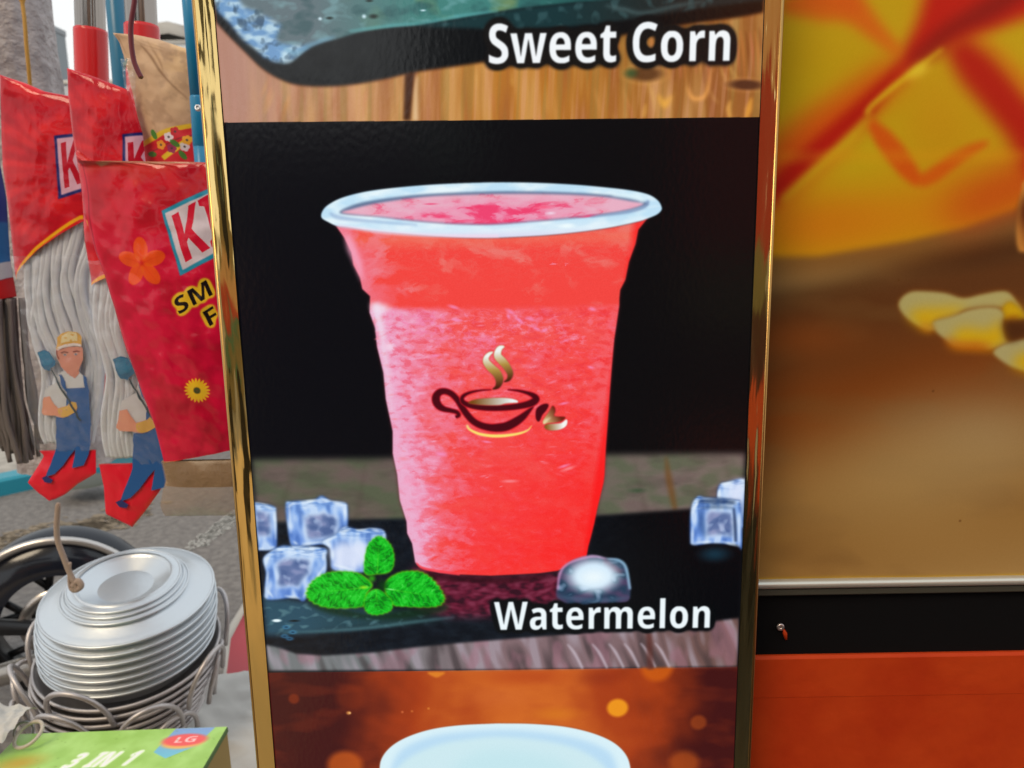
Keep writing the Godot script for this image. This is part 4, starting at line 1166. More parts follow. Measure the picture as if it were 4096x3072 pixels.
	c.stroke(pv([230.1, 353, 239.7, 353.1]), [4.0, 4.0], c8(180, 96, 12), 5.0, 0.8)
	c.poly(Canvas.smooth(pv([227.1, 354.5, 243, 354, 256.7, 363, 244.6, 370.1, 235.3, 373.1, 229.9, 367.4])), c8(66, 36, 16), 6.0, 0.85)
	for q in [[1105, 636], [1310, 1372], [880, 40]]:
		c.spot(Vector2(-16.8, 311) + (Vector2(153.4, 477) - Vector2(-16.8, 311)) * Vector2(q[0], q[1]) / 1000.0, 4.0, 4.0, c8(84, 50, 20), 0.8)
	return c


func build_wall() -> void:
	var z := -0.6768
	var o := thing("corn_poster", "large yellow and brown poster of corn kernels beside the menu board", "poster", Vector3(0.2040, 0, z))
	var c := paint_corn_poster()
	var size := Vector2(c.w, c.h) / c.s / 1000.0
	var s := SurfaceTool.new()
	s.begin(Mesh.PRIMITIVE_TRIANGLES)
	var puff := noise(51, 2.2, 3)
	for i in 41:
		for k in 41:
			s.set_uv(Vector2(k / 40.0, i / 40.0))
			s.add_vertex(Vector3(size.x * k / 40.0, 1.6802 - size.y * i / 40.0, 0.004 + puff.get_noise_2d(k / 40.0, i / 30.0) * 0.002))
	for i in 40:
		for k in 40:
			var a := i * 41 + k
			for n in [a, a + 1, a + 42, a, a + 42, a + 41]:
				s.add_index(n)
	s.generate_normals()
	var paper := printed(c, 0.42, 1.6)
	paper.metallic_specular = 0.25
	obj("printed_sheet", s.commit(), paper, o)
	obj("backing_board", box(Vector3(size.x, size.y + 0.1, 0.012), 0.001), mat(Color(0.3, 0.2, 0.1)), o, Vector3(size.x * 0.5, 1.6802 - size.y * 0.5 + 0.05, -0.012))
	# aluminium rail under it: a rounded upper edge over a darker lower lip
	var y0: float = Vector3(0.3415, 1.0876, -0.6768).y
	var y1: float = Vector3(0.3426, 1.0718, -0.6768).y
	var y2: float = Vector3(0.3466, 1.0145, -0.6768).y
	var rail := st()
	var steps := 10
	var high := (y0 - y1) * 0.56
	for k in steps:
		var a0 := PI * k / steps
		var a1 := PI * (k + 1) / steps
		var p0 := Vector2((1.0 - cos(a0)) * 0.5 * high, sin(a0) * 0.007)
		var p1 := Vector2((1.0 - cos(a1)) * 0.5 * high, sin(a1) * 0.007)
		quad(rail, Vector3(0, y0 - p0.x, p0.y), Vector3(0.8, y0 - p0.x, p0.y), Vector3(0.8, y0 - p1.x, p1.y), Vector3(0, y0 - p1.x, p1.y))
	obj("rail", done(rail), mat(Color(0.62, 0.62, 0.56), 0.32, 0.6), o, Vector3(0, 0, 0.004))
	obj("rail_lip", box(Vector3(0.8, (y0 - y1) * 0.46, 0.008), 0.0015), mat(Color(0.10, 0.10, 0.08), 0.4, 0.4), o, Vector3(0.4, y1 + (y0 - y1) * 0.21, 0.003))
	# stall front
	var f := thing("stall_front", "orange painted stall front with a black strip under the corn poster", "stall", Vector3(0.2040, 0, z))
	var dark := mat(Color(0.006, 0.006, 0.007), 0.6)
	dark.metallic_specular = 0.2
	obj("black_strip", box(Vector3(0.9, y1 - y2 + 0.02, 0.02), 0.002), dark, f, Vector3(0.45, (y1 + y2) * 0.5 - 0.002, -0.0105))
	var orange := StandardMaterial3D.new()
	orange.roughness = 0.5
	orange.metallic_specular = 0.25
	world_tex(orange, 2.4, grain_map(61, 0.008, Color(0.48, 0.040, 0.0075), Color(0.56, 0.058, 0.010), 512, 5), height_map(62, 0.02, 5), 0.06)
	obj("orange_panel", box(Vector3(0.9, y2, 0.02), 0.002), orange, f, Vector3(0.45, y2 * 0.5 - 0.006, -0.006))
	var seam := y2 - (Vector3(0.3465, 1.0155, -0.6768).y - Vector3(0.3495, 0.9728, -0.6768).y)
	obj("upper_band", box(Vector3(0.9, y2 - seam, 0.006), 0.0015), orange, f, Vector3(0.45, (y2 + seam) * 0.5 - 0.007, 0.0014))
	obj("screw", ring(0.0022, 0.0016, 16), mat(Color(0.7, 0.6, 0.58), 0.3, 0.9), f, Vector3(0.2504, 1.0379, -0.6768) - Vector3(0.2040, 0, z) + Vector3(0, 0, 0.0015), Basis(Vector3.RIGHT, PI / 2))
	obj("paint_chip", tube(PackedVector3Array([Vector3(0.2536, 1.0352, -0.6768), Vector3(0.2553, 1.0305, -0.6768), Vector3(0.2567, 1.0246, -0.6768)]), [0.0008, 0.0022, 0.0012], 8), orange, f, -Vector3(0.2040, 0, z) + Vector3(0, 0, 0.0006))


# ---------------------------------------------------------------- ground, kerb, far houses, and what stands behind the viewer
func build_setting() -> void:
	var asphalt := StandardMaterial3D.new()
	asphalt.roughness = 0.9
	world_tex(asphalt, 0.7, grain_map(1, 0.03, Color(0.125, 0.113, 0.108), Color(0.20, 0.183, 0.172), 1024, 5), height_map(2, 0.15, 4), 0.5)
	var ground := PlaneMesh.new()
	ground.size = Vector2(400, 400)
	struct("ground", ground, asphalt, Vector3(0, 0, -60))
	# paler concrete strip beyond the road, with a turquoise kerb before it
	var concrete := StandardMaterial3D.new()
	concrete.roughness = 0.85
	world_tex(concrete, 0.5, grain_map(4, 0.015, Color(0.27, 0.25, 0.22), Color(0.40, 0.37, 0.33), 1024, 5), height_map(5, 0.08, 4), 0.4)
	var a := Vector3(-3.2489, 0.0000, -3.9368)
	var b := Vector3(-2.3939, 0.0000, -4.9439)
	var along := (b - a).normalized()
	var away := Vector3(along.z, 0, -along.x)
	if away.z > 0.0:
		away = -away
	var turn := Basis(along, Vector3.UP, along.cross(Vector3.UP))
	struct("pavement", box(Vector3(14, 0.12, 3.4), 0.01), concrete, a + along * 3.0 + away * 1.9 + Vector3(0, 0.03, 0), turn)
	var teal := mat(Color(0.012, 0.24, 0.33), 0.45)
	struct("kerb", box(Vector3(14, 0.13, 0.17), 0.015), teal, a + along * 3.0 + away * 0.1 + Vector3(0, 0.035, 0), turn)
	# worn white line and a sandy smear along the edge of the road
	var white := mat(Color(0.36, 0.35, 0.33), 0.9)
	var rng := RandomNumberGenerator.new()
	rng.seed = 9
	var m := st()
	for i in 260:
		var t := rng.randf()
		var p: Vector3 = (Vector3(-1.5229, 0.0000, -3.4818)).lerp(Vector3(-1.4660, 0.0000, -3.9377), t) + Vector3(rng.randf_range(-0.05, 0.05), 0.003, rng.randf_range(-0.05, 0.05))
		var r := rng.randf_range(0.004, 0.02)
		var last := p + Vector3(r, 0, 0)
		for k in range(1, 7):
			var ang := TAU * k / 6.0
			var next := p + Vector3(cos(ang), 0, sin(ang)) * r * rng.randf_range(0.6, 1.3) if k < 6 else p + Vector3(r, 0, 0)
			for q in [p, next, last]:
				m.add_vertex(q)
			last = next
	var line := struct("road_marking", done(m, false), white)
	var sand := mat(Color(0.22, 0.175, 0.125), 0.95)
	var g := st()
	for i in 420:
		var t := rng.randf()
		var p: Vector3 = (Vector3(-2.5166, 0.0000, -3.5243)).lerp(Vector3(-2.0260, -0.0000, -3.9389), t) + Vector3(rng.randf_range(-0.09, 0.09), 0.0035, rng.randfn(0.0, 0.09))
		var r := rng.randf_range(0.006, 0.03)
		var last := p + Vector3(r * 1.6, 0, 0)
		for k in range(1, 8):
			var ang := TAU * k / 7.0
			var next := p + Vector3(cos(ang) * 1.6, 0, sin(ang)) * r * rng.randf_range(0.5, 1.2) if k < 7 else p + Vector3(r * 1.6, 0, 0)
			for q in [p, next, last]:
				g.add_vertex(q)
			last = next
	var smear := struct("sand", done(g, false), sand)
	smear.set_meta("kind", "stuff")
	# manhole cover on the pavement
	var cover := thing("manhole_cover", "round dark cover in the pale pavement beyond the kerb", "manhole cover", Vector3(-2.4526, 0.1000, -4.2477))
	obj("lid", lathe(pv([0, 0.012, 0.13, 0.012, 0.145, 0.004, 0.15, 0.0]), 32), mat(Color(0.07, 0.075, 0.06), 0.6, 0.3), cover, Vector3(0, -0.008, 0))
	build_far_houses()
	build_behind()


func build_far_houses() -> void:
	# porch with a gable, far across the road
	var stone := mat(Color(0.42, 0.41, 0.39), 0.8)
	var pale := mat(Color(0.62, 0.66, 0.70), 0.7)
	var shade := mat(Color(0.30, 0.31, 0.33), 0.8)
	var porch := thing("porch", "grey gabled porch roof on a white column seen past the red sleeve", "building", Vector3(Vector3(-16.3114, 11.5165, -40.0000).x, 0, -40.0))
	var o := porch.position
	var l: Vector3 = Vector3(-17.5512, 10.8561, -40.0000) - o
	var peak: Vector3 = Vector3(-16.4284, 12.2392, -40.0000) - o
	var el: Vector3 = Vector3(-17.4868, 12.1200, -40.0000) - o
	var er: Vector3 = Vector3(-15.2492, 11.9343, -40.0000) - o
	var s := st()
	var back := Vector3(0, 0, -6)
	var drop := Vector3(0, -0.55, 0)
	for p in [[el, peak, peak + drop, el + drop], [peak, er, er + drop, peak + drop]]:
		quad(s, p[0], p[1], p[2], p[3])
	quad(s, el + back, peak + back, peak, el)
	quad(s, peak + back, er + back, er, peak)
	quad(s, er, er + back, er + back + drop, er + drop)
	quad(s, el, el + drop, el + back + drop, el + back)
	obj("gable_roof", done(s, false), stone, porch)
	for k in 3:
		obj("moulding", box(Vector3(el.distance_to(er) + 0.5 - k * 0.3, 0.22, 6.0), 0.03), stone if k != 1 else pale, porch, (el + er) * 0.5 + Vector3(0, -0.75 - 0.27 * k, -3.0 + k * 0.12))
	var cx: float = (Vector3(-16.3015, 11.4662, -40.0000) - o).x
	var low: float = (el.y + er.y) * 0.5 - 1.5
	obj("column", lathe(pv([0.36, 0, 0.36, 0.3, 0.30, 0.4, 0.27, low - 0.3, 0.36, low - 0.2, 0.36, low]), 24), pale, porch, Vector3(cx, 0, -0.3))
	obj("column", lathe(pv([0.36, 0, 0.36, 0.3, 0.30, 0.4, 0.27, low - 0.3, 0.36, low - 0.2, 0.36, low]), 24), pale, porch, Vector3(cx + 3.4, 0, -0.3))
	obj("wall", box(Vector3(5.0, low, 0.3), 0.03), shade, porch, Vector3(cx + 0.6, low * 0.5, -5.6))
	# square pillar and a low wall behind the wrapped roll
	var pillar := thing("gate_pillar", "square grey pillar against the white sky behind the wrapped roll", "pillar", Vector3(Vector3(-12.0822, 6.7792, -22.0000).x, 0, -22.0))
	var top: float = Vector3(-12.0263, 7.2324, -22.0000).y
	var half: float = (Vector3(-11.9334, 6.7769, -22.0000).x - Vector3(-12.3425, 6.7833, -22.0000).x)
	obj("shaft", box(Vector3(half, top - 0.16, 0.5), 0.02), mat(Color(0.30, 0.33, 0.35), 0.8), pillar, Vector3(-half * 0.12, (top - 0.16) * 0.5, 0))
	obj("cap", box(Vector3(half * 1.08, 0.16, 0.56), 0.02), mat(Color(0.36, 0.38, 0.4), 0.8), pillar, Vector3(-half * 0.12, top - 0.08, 0))
	var low_wall := thing("boundary_wall", "pale rendered wall across the road under the grey pillar", "wall", Vector3(-14.0, 0, -20.0))
	var h: float = Vector3(-10.9948, 5.3684, -20.0000).y
	obj("render", box(Vector3(30, h, 0.3), 0.02), mat(Color(0.55, 0.58, 0.62), 0.8), low_wall, Vector3(0, h * 0.5, 0))
	obj("coping", box(Vector3(30, 0.1, 0.4), 0.02), mat(Color(0.6, 0.58, 0.54), 0.8), low_wall, Vector3(0, h + 0.05, 0))


func build_behind() -> void:
	# what the mirror frame and the glossy print look back at: the dark stall opposite, its orange counter, a striped awning, a house front
	var dark := mat(Color(0.03, 0.027, 0.025), 0.8)
	struct("wall", box(Vector3(1.9, 2.9, 0.1), 0.01), dark, Vector3(0.55, 1.45, 2.6))
	struct("wall", box(Vector3(1.3, 2.02, 0.1), 0.01), dark, Vector3(-1.05, 1.01, 2.6))
	# right: a stall counter in bands of colour, up to its red sign
	for q in [[0.0, 0.34, Color(0.012, 0.012, 0.012)], [0.34, 0.50, Color(0.16, 0.03, 0.012)], [0.50, 0.80, Color(0.60, 0.075, 0.016)], [0.80, 1.12, Color(0.06, 0.012, 0.008)], [1.12, 1.34, Color(0.20, 0.17, 0.07)], [1.34, 2.02, Color(0.42, 0.03, 0.012)], [2.02, 2.5, Color(0.62, 0.32, 0.16)]]:
		struct("wall", box(Vector3(2.4, q[1] - q[0] - 0.004, 0.08), 0.01), mat(q[2], 0.6), Vector3(1.75, (q[0] + q[1]) * 0.5, 1.25))
	struct("floor", box(Vector3(2.6, 0.02, 1.6), 0.004), mat(Color(0.02, 0.02, 0.02), 0.8), Vector3(1.7, 0.012, 0.5))
	struct("pavement", box(Vector3(3.4, 0.03, 3.4), 0.004), mat(Color(0.46, 0.34, 0.20), 0.85), Vector3(-2.3, 0.01, 1.6))
	# left: dull house fronts and goods across the lane
	for q in [[0.76, 0.96, Color(0.22, 0.17, 0.08)], [0.96, 1.06, Color(0.04, 0.20, 0.14)], [1.06, 1.18, Color(0.50, 0.03, 0.02)], [1.18, 1.36, Color(0.62, 0.36, 0.2)], [1.36, 1.84, Color(0.24, 0.19, 0.09)], [2.12, 2.5, Color(0.07, 0.06, 0.03)]]:
		struct("wall", box(Vector3(1.5, q[1] - q[0] - 0.004, 0.08), 0.01), mat(q[2], 0.7), Vector3(-1.75, (q[0] + q[1]) * 0.5, 1.6))
	struct("wall", box(Vector3(0.26, 0.26, 0.04), 0.01), mat(Color(0.22, 0.34, 0.28), 0.6), Vector3(-0.27, 1.86, 2.5))
	struct("wall", box(Vector3(5.0, 1.1, 0.3), 0.02), mat(Color(0.34, 0.24, 0.14), 0.85), Vector3(-4.0, 0.55, 5.2))


# ---------------------------------------------------------------- packets hanging on the left
func build_packets() -> void:
	mop_packet("1", Vector3(-0.7026, 1.6413, -1.1300), pv([-0.1, 0.7, -6.4, 55.5, -13.2, 122.7, -12.7, 179.9, -15.4, 271.3]), pv([-14.5, 282.8, -12.6, 323.7, -15.7, 384.8, -17.3, 434.5, -22.2, 510.6, -19.5, 528.6, -13.3, 539.1]),
		pv([-0.1, 0.7, 32.9, 12.1, 61.3, 24.6, 90.7, 29.5, 132.9, 44.5, 135.7, 102.5, 124.1, 217]), pv([120.1, 242.3, 109.5, 337.9, 93.5, 436.4, 74.8, 525.1, 72.1, 538]),
		pv([-13.3, 539.1, -6.8, 547, -23.5, 570.2, -37.2, 588.3, -24.1, 604.3, -8.1, 618.4]), pv([72.1, 538, 68.3, 575.7, 38.1, 592.2, 18.5, 607.7, 2.4, 615.4, -7.6, 618.4]),
		"red topped mop refill packet with white yarn, further left of the two", 21, 0.0, true)
	mop_packet("2", Vector3(-0.5646, 1.6285, -1.0500), pv([-1, -1.8, -3.5, 28.6, -3.7, 84.2, -0.3, 147.4, -4, 216.3, -1.5, 262.3]), pv([-1.6, 273.1, -7.9, 317.9, -14.3, 363.3, -17.7, 432.9, -18.5, 480.2, -19, 525.9]),
		pv([-1, -1.8, 30.9, 8.8, 76, 26.8, 87.8, 79.4, 87.9, 163.8, 91.2, 263.8]), pv([92.3, 252.5, 83.4, 364.9, 77.7, 458.1, 71.8, 529.9]),
		pv([-19, 525.9, -15.8, 560.1, -17.8, 599.5, 0, 609.8, 17.9, 619.6]), pv([71.8, 529.9, 73.3, 550.6, 61, 568.8, 39.4, 595.6, 18.4, 619.6]),
		"red topped mop refill packet half hidden behind the large red bag", 22, 0.0, false)
	build_front_bag()
	build_kraft_bag()
	build_grey_packet()


func join(a: PackedVector2Array, b: PackedVector2Array) -> PackedVector2Array:
	var out := a.duplicate()
	out.append_array(b)
	# chains must run downwards
	for i in range(1, out.size()):
		out[i].y = maxf(out[i].y, out[i - 1].y + 0.2)
	return out


func mop_packet(key: String, at: Vector3, l0: PackedVector2Array, l1: PackedVector2Array, r0: PackedVector2Array, r1: PackedVector2Array, l2: PackedVector2Array, r2: PackedVector2Array, label: String, seed_: int, _turn: float, left_one: bool) -> void:
	var o := thing("mop_packet", label, "mop packet", at, "mop refill packets hanging on the stall")
	var body := packet(join(l0, l1), join(r0, r1), 15.0, seed_, 2.2)
	body.crease = noise(seed_, 0.018, 3)
	var top := body.top()
	var arc_low: float = l1[0].y                      # where the window starts at the left edge
	var arc_high: float = (Vector2(91.2, 223.5) if left_one else Vector2(17.1, 265.7)).y
	if not left_one:
		arc_high = arc_low - 18.0
		arc_low += 4.0
	var x0 := 1e9
	var x1 := -1e9
	for p in body.left:
		x0 = minf(x0, p.x)
	for p in body.right:
		x1 = maxf(x1, p.x)
	var low := body.low()
	# printed upper part
	var c := Canvas.new(x1 - x0, arc_low - top + 4, 2.0, c8(176, 14, 32))
	var n := noise(seed_, 0.02, 4)
	var off := Vector2(x0, top)
	c.fill(pv([-5, -5, 500, -5, 500, 500, -5, 500]), func(x: float, y: float) -> Color:
		var f := n.get_noise_2d(x * 0.6, y)
		return c8(178, 14, 34).lerp(c8(196, 26, 34), clampf(f * 1.5 + 0.4, 0.0, 1.0)).lerp(c8(156, 12, 28), clampf(-f * 0.9, 0.0, 0.4)), 0.0)
	# red rays fanning from the logo
	for i in 9:
		var a: float = -0.9 + i * 0.22
		var centre := (Vector2(92.5, 131.2) if left_one else Vector2(81.3, 121.2)) - off
		c.poly(PackedVector2Array([centre, centre + Vector2(-cos(a), sin(a) - 0.06) * 260.0, centre + Vector2(-cos(a), sin(a) + 0.06) * 260.0]), c8(150, 8, 24), 3.0, 0.35)
	var yellow := c8(226, 156, 24)
	var shift := -off
	var frame: PackedVector2Array = moved(pv([71.2, 84.6, 133.8, 77.8, 135.1, 150.1, 67.8, 170.8]) if left_one else pv([64.7, 82.2, 120.7, 74.8, 118.9, 138.7, 62, 148.4]), shift)
	var white: PackedVector2Array = moved(pv([74.7, 88.5, 131, 81.8, 132.2, 146.6, 72, 165.1]) if left_one else pv([67.6, 85.3, 120.3, 78.9, 118, 136.1, 65.8, 144.2]), shift)
	c.poly(frame, c8(24, 30, 96), 0.5)
	c.poly(white, c8(196, 150, 170), 0.5)
	var lettering: PackedVector2Array = moved(pv([77.8, 156.1, 119.4, 143, 79.3, 94.8]) if left_one else pv([69.7, 137.9, 109.9, 130.1, 70.1, 92.7]), shift)
	c.text("KI", bold(), lettering[0], lettering[1], lettering[2], c8(170, 16, 40), 0.0, c8(0, 0, 0), 0.4)
	var slope := (arc_high - arc_low) / 60.0
	var lift := func(x: float) -> float:
		var u := clampf((x - l1[0].x) / 68.0, 0.0, 1.6)
		return (arc_high - arc_low) * pow(u, 0.75)
	var edge := PackedVector2Array()
	var under := PackedVector2Array()
	for i in 24:
		var x := l1[0].x - 6 + i * 6.0
		edge.append(Vector2(x, arc_low + lift.call(x)) + shift)
		under.append(Vector2(x, arc_low + lift.call(x) - 5.5 + 3.0 * clampf(1.0 - i / 4.0, 0.0, 1.0)) + shift)
	under.reverse()
	edge.append_array(under)
	c.poly(edge, yellow, 0.5)
	var sheet := printed(c, 0.3, 1.3)
	sheet.metallic_specular = 0.42
	wrinkled(sheet, seed_)
	obj("printed_top", body.skin(top, arc_low, 60, 34, off, Vector2(c.w, c.h) / c.s, 0.0, false, lift), sheet, o).set_meta("label", "red printed upper part with a KI logo in a blue frame")
	# clear window over the yarn
	var film := mat(Color(0.9, 0.93, 0.98), 0.08)
	film.albedo_color = Color(0.9, 0.93, 1.0, 0.055)
	film.transparency = BaseMaterial3D.TRANSPARENCY_ALPHA
	body.deep = 3.6
	body.crease = noise(seed_ + 9, 0.045, 4)
	obj("clear_window", body.skin(arc_low - 34.0, low, 70, 30, off, Vector2(100, 100), 4.2, false), film, o)
	var wool := mat(Color(0.74, 0.75, 0.81), 0.9)
	wool.heightmap_enabled = true
	wool.heightmap_texture = height_map(91, 0.09, 3)
	wool.heightmap_scale = 0.12
	wool.uv1_triplanar = true
	wool.uv1_scale = Vector3.ONE * 26.0
	var rng := RandomNumberGenerator.new()
	rng.seed = seed_ * 7
	var strands := 24
	for i in strands:
		var u := 0.10 + 0.84 * ((i % 12) + 0.5) / 12.0
		var depth := 0.62 if i < 12 else 0.15
		u += 0.035 if i >= 12 else 0.0
		var line := PackedVector3Array()
		var phase := rng.randf() * TAU
		var sway := rng.randf_range(0.03, 0.07)
		for k in 15:
			var t := k / 14.0
			var y := lerpf(arc_low - 26.0 + lift.call(lerpf(Packet.across(body.left, arc_low), Packet.across(body.right, arc_low), u)), low - 8.0 - rng.randf_range(0.0, 5.0), t)
			var pinch := 0.82 + 0.18 * absf(cos(t * 4.2 + 0.4)) if left_one else 0.95
			var w := 0.5 + (u - 0.5) * pinch + sway * sin(t * 8.0 + phase) * sin(PI * t) + 0.09 * sin(t * 8.0 + seed_) * sin(PI * t)
			var x := lerpf(Packet.across(body.left, y), Packet.across(body.right, y), clampf(w, 0.06, 0.95))
			line.append(Vector3(x, -y, body.height(x, y) * depth - 6.0) / 1000.0)
		obj("yarn", tube(curve(line, 4), [rng.randf_range(0.0046, 0.0060)], 10), wool, o)
	# the printed cleaner on the film
	var fig := st()
	var red_low := packet(join(PackedVector2Array([l1[l1.size() - 1]]), l2), join(PackedVector2Array([r1[r1.size() - 1]]), r2), 5.0, seed_ + 3, 2.0)
	print_cleaner(fig, body, red_low, left_one)
	var ink := StandardMaterial3D.new()
	ink.vertex_color_use_as_albedo = true
	ink.roughness = 0.35
	obj("printed_cleaner", fig.commit(), ink, o).set_meta("label", "printed cleaner in blue dungarees with a cap and brush")
	# folded red foot of the packet
	var foot := mat(srgb(190, 14, 38, 1.5), 0.28)
	obj("folded_foot", red_low.skin(red_low.top(), red_low.low(), 24, 20, off, Vector2(100, 100), 1.2), foot, o)


func moved(p: PackedVector2Array, by: Vector2) -> PackedVector2Array:
	var out := PackedVector2Array()
	for q in p:
		out.append(q + by)
	return out


func print_cleaner(s: SurfaceTool, body: Packet, foot: Packet, left_one: bool) -> void:
	var by := Vector2.ZERO if left_one else (Vector2(33.7, 387.1) - Vector2(19.2, 399))
	var big := 1.0 if left_one else 1.07
	var pin := Vector2(19.2, 399)
	var look := [
		[pv([37.5, 420.4, 32.3, 432.9, 13.8, 442.6, 7.9, 460.1, 17.1, 475.5, 21.2, 483.2, 24.6, 485.8, 41, 483.5, 51.8, 476.1, 68, 443.5, 75.1, 436.1, 75, 426.1, 66.2, 417.2, 46.7, 415.6]), Color(0.62, 0.62, 0.66), 0.4],
		[pv([9.8, 455.1, 19.9, 453.3, 25.7, 466.8, 28.7, 471.9, 42.8, 468.3, 53.4, 462.9, 57.7, 468.6, 54.7, 477.4, 43.5, 483.6, 33.3, 485.9, 21.2, 483.2, 6.4, 481.7, 3.2, 477.8]), Color(0.78, 0.32, 0.20), 0.9],
		[pv([28.6, 473.1, 42.8, 468.3, 49.8, 462.1, 55.8, 463.5, 57.4, 471.1, 53.6, 478.1, 40.9, 484.8, 34.5, 486, 28.8, 482]), Color(0.72, 0.42, 0.07), 1.1],
		[pv([38.2, 420.9, 42.4, 420.5, 45.8, 433.1, 46, 441.9, 72, 441.5, 72.5, 422.3, 76.2, 426.1, 76.3, 448.7, 73, 486.6, 66.7, 530.1, 62.5, 545.6, 54.4, 561.1, 37.6, 564.7, 44.7, 536.2, 36.1, 545.1, 24.2, 560.5, 10.1, 573.4, -4.4, 578.4, 7.6, 552.4, 16.1, 534.4, 23.3, 485.8, 38.2, 486, 42.5, 460.7, 45.2, 448.1, 39.8, 435.5]), Color(0.012, 0.10, 0.34), 0.8],
		[pv([-10.9, 579.6, -2.8, 575.8, 6.4, 582.5, 3.3, 587.7, -6.6, 586.2]), Color(0.02, 0.03, 0.16), 0.9],
		[pv([52.5, 408.2, 67.2, 408.5, 67.1, 419.7, 60.1, 427.1, 53.3, 421.9]), Color(0.66, 0.26, 0.18), 0.6],
		[pv([40.3, 383.3, 39.3, 395.6, 42.7, 408.1, 51.1, 419.4, 58.2, 422, 67.8, 413.5, 75.2, 398.7, 77.4, 383.9, 75.4, 380.1, 46.1, 379.7]), Color(0.70, 0.28, 0.20), 0.8],
		[pv([39.9, 382, 43.8, 366.1, 50.9, 360.1, 61, 357.1, 72.9, 359.2, 77.4, 366.7, 76.8, 378.9, 65.9, 377.5, 53.4, 379.8, 43.2, 383.3]), Color(0.74, 0.40, 0.06), 1.2],
		[pv([51.7, 363.8, 60.9, 357.8, 71.6, 360.4, 71.5, 371.5, 56.7, 372.4, 47.9, 374.8]), Color(0.80, 0.66, 0.36), 1.35],
		[pv([42.3, 380.8, 53.9, 376.1, 66.3, 374.6, 76.3, 376.5, 76.4, 379.9, 65.8, 378.7, 50.8, 381, 43.1, 384.5]), Color(0.78, 0.70, 0.70), 1.4],
		[pv([40.1, 384.7, 42.4, 385.8, 41.2, 391.9, 42.9, 398.1, 40.9, 398.1, 39.2, 391.9]), Color(0.28, 0.04, 0.03), 1.0],
		[pv([46.3, 387.8, 51.5, 385.9, 56.9, 387.5, 56.2, 389, 51, 387.6, 46.9, 389.3]), Color(0.25, 0.05, 0.03), 1.1],
		[pv([63.4, 386.6, 68.4, 385.7, 72.1, 387.5, 71.5, 388.7, 68, 387.2, 63.7, 388.1]), Color(0.25, 0.05, 0.03), 1.1],
		[pv([48.4, 391.3, 51, 389.9, 53.5, 391.4, 50.8, 393.8]), Color(0.55, 0.55, 0.6), 1.1],
		[pv([64.4, 390.6, 67, 389.4, 69.3, 390.7, 66.5, 393.1]), Color(0.55, 0.55, 0.6), 1.1],
		[pv([49.9, 390.8, 51.4, 390.4, 52.2, 391.6, 50.9, 392.8]), Color(0.05, 0.06, 0.12), 1.3],
		[pv([65.9, 390.4, 67.4, 389.9, 68, 391.1, 66.6, 392.3]), Color(0.05, 0.06, 0.12), 1.3],
		[pv([9.9, 387.7, 21.1, 383.9, 29.3, 386.8, 36.7, 400.5, 35, 406.7, 27.5, 411.5, 25.8, 415.2, 17.5, 413.1, 14.5, 407.6]), Color(0.006, 0.14, 0.30), 0.9],
		[pv([11.2, 388.7, 20.9, 385.2, 27.9, 388, 33.9, 399.2, 28.3, 405.3, 18.1, 407.7]), Color(0.01, 0.19, 0.37), 1.05],
		[pv([27.2, 413.8, 29.3, 412.8, 60.5, 491, 58.1, 492.5]), Color(0.015, 0.04, 0.06), 1.5],
	]
	for q in look:
		var pts := PackedVector2Array()
		for p in q[0]:
			pts.append((p - pin) * big + pin + by)
		body.print_shape(s, pts, q[1], 1.2 + q[2] * 1.5, foot)


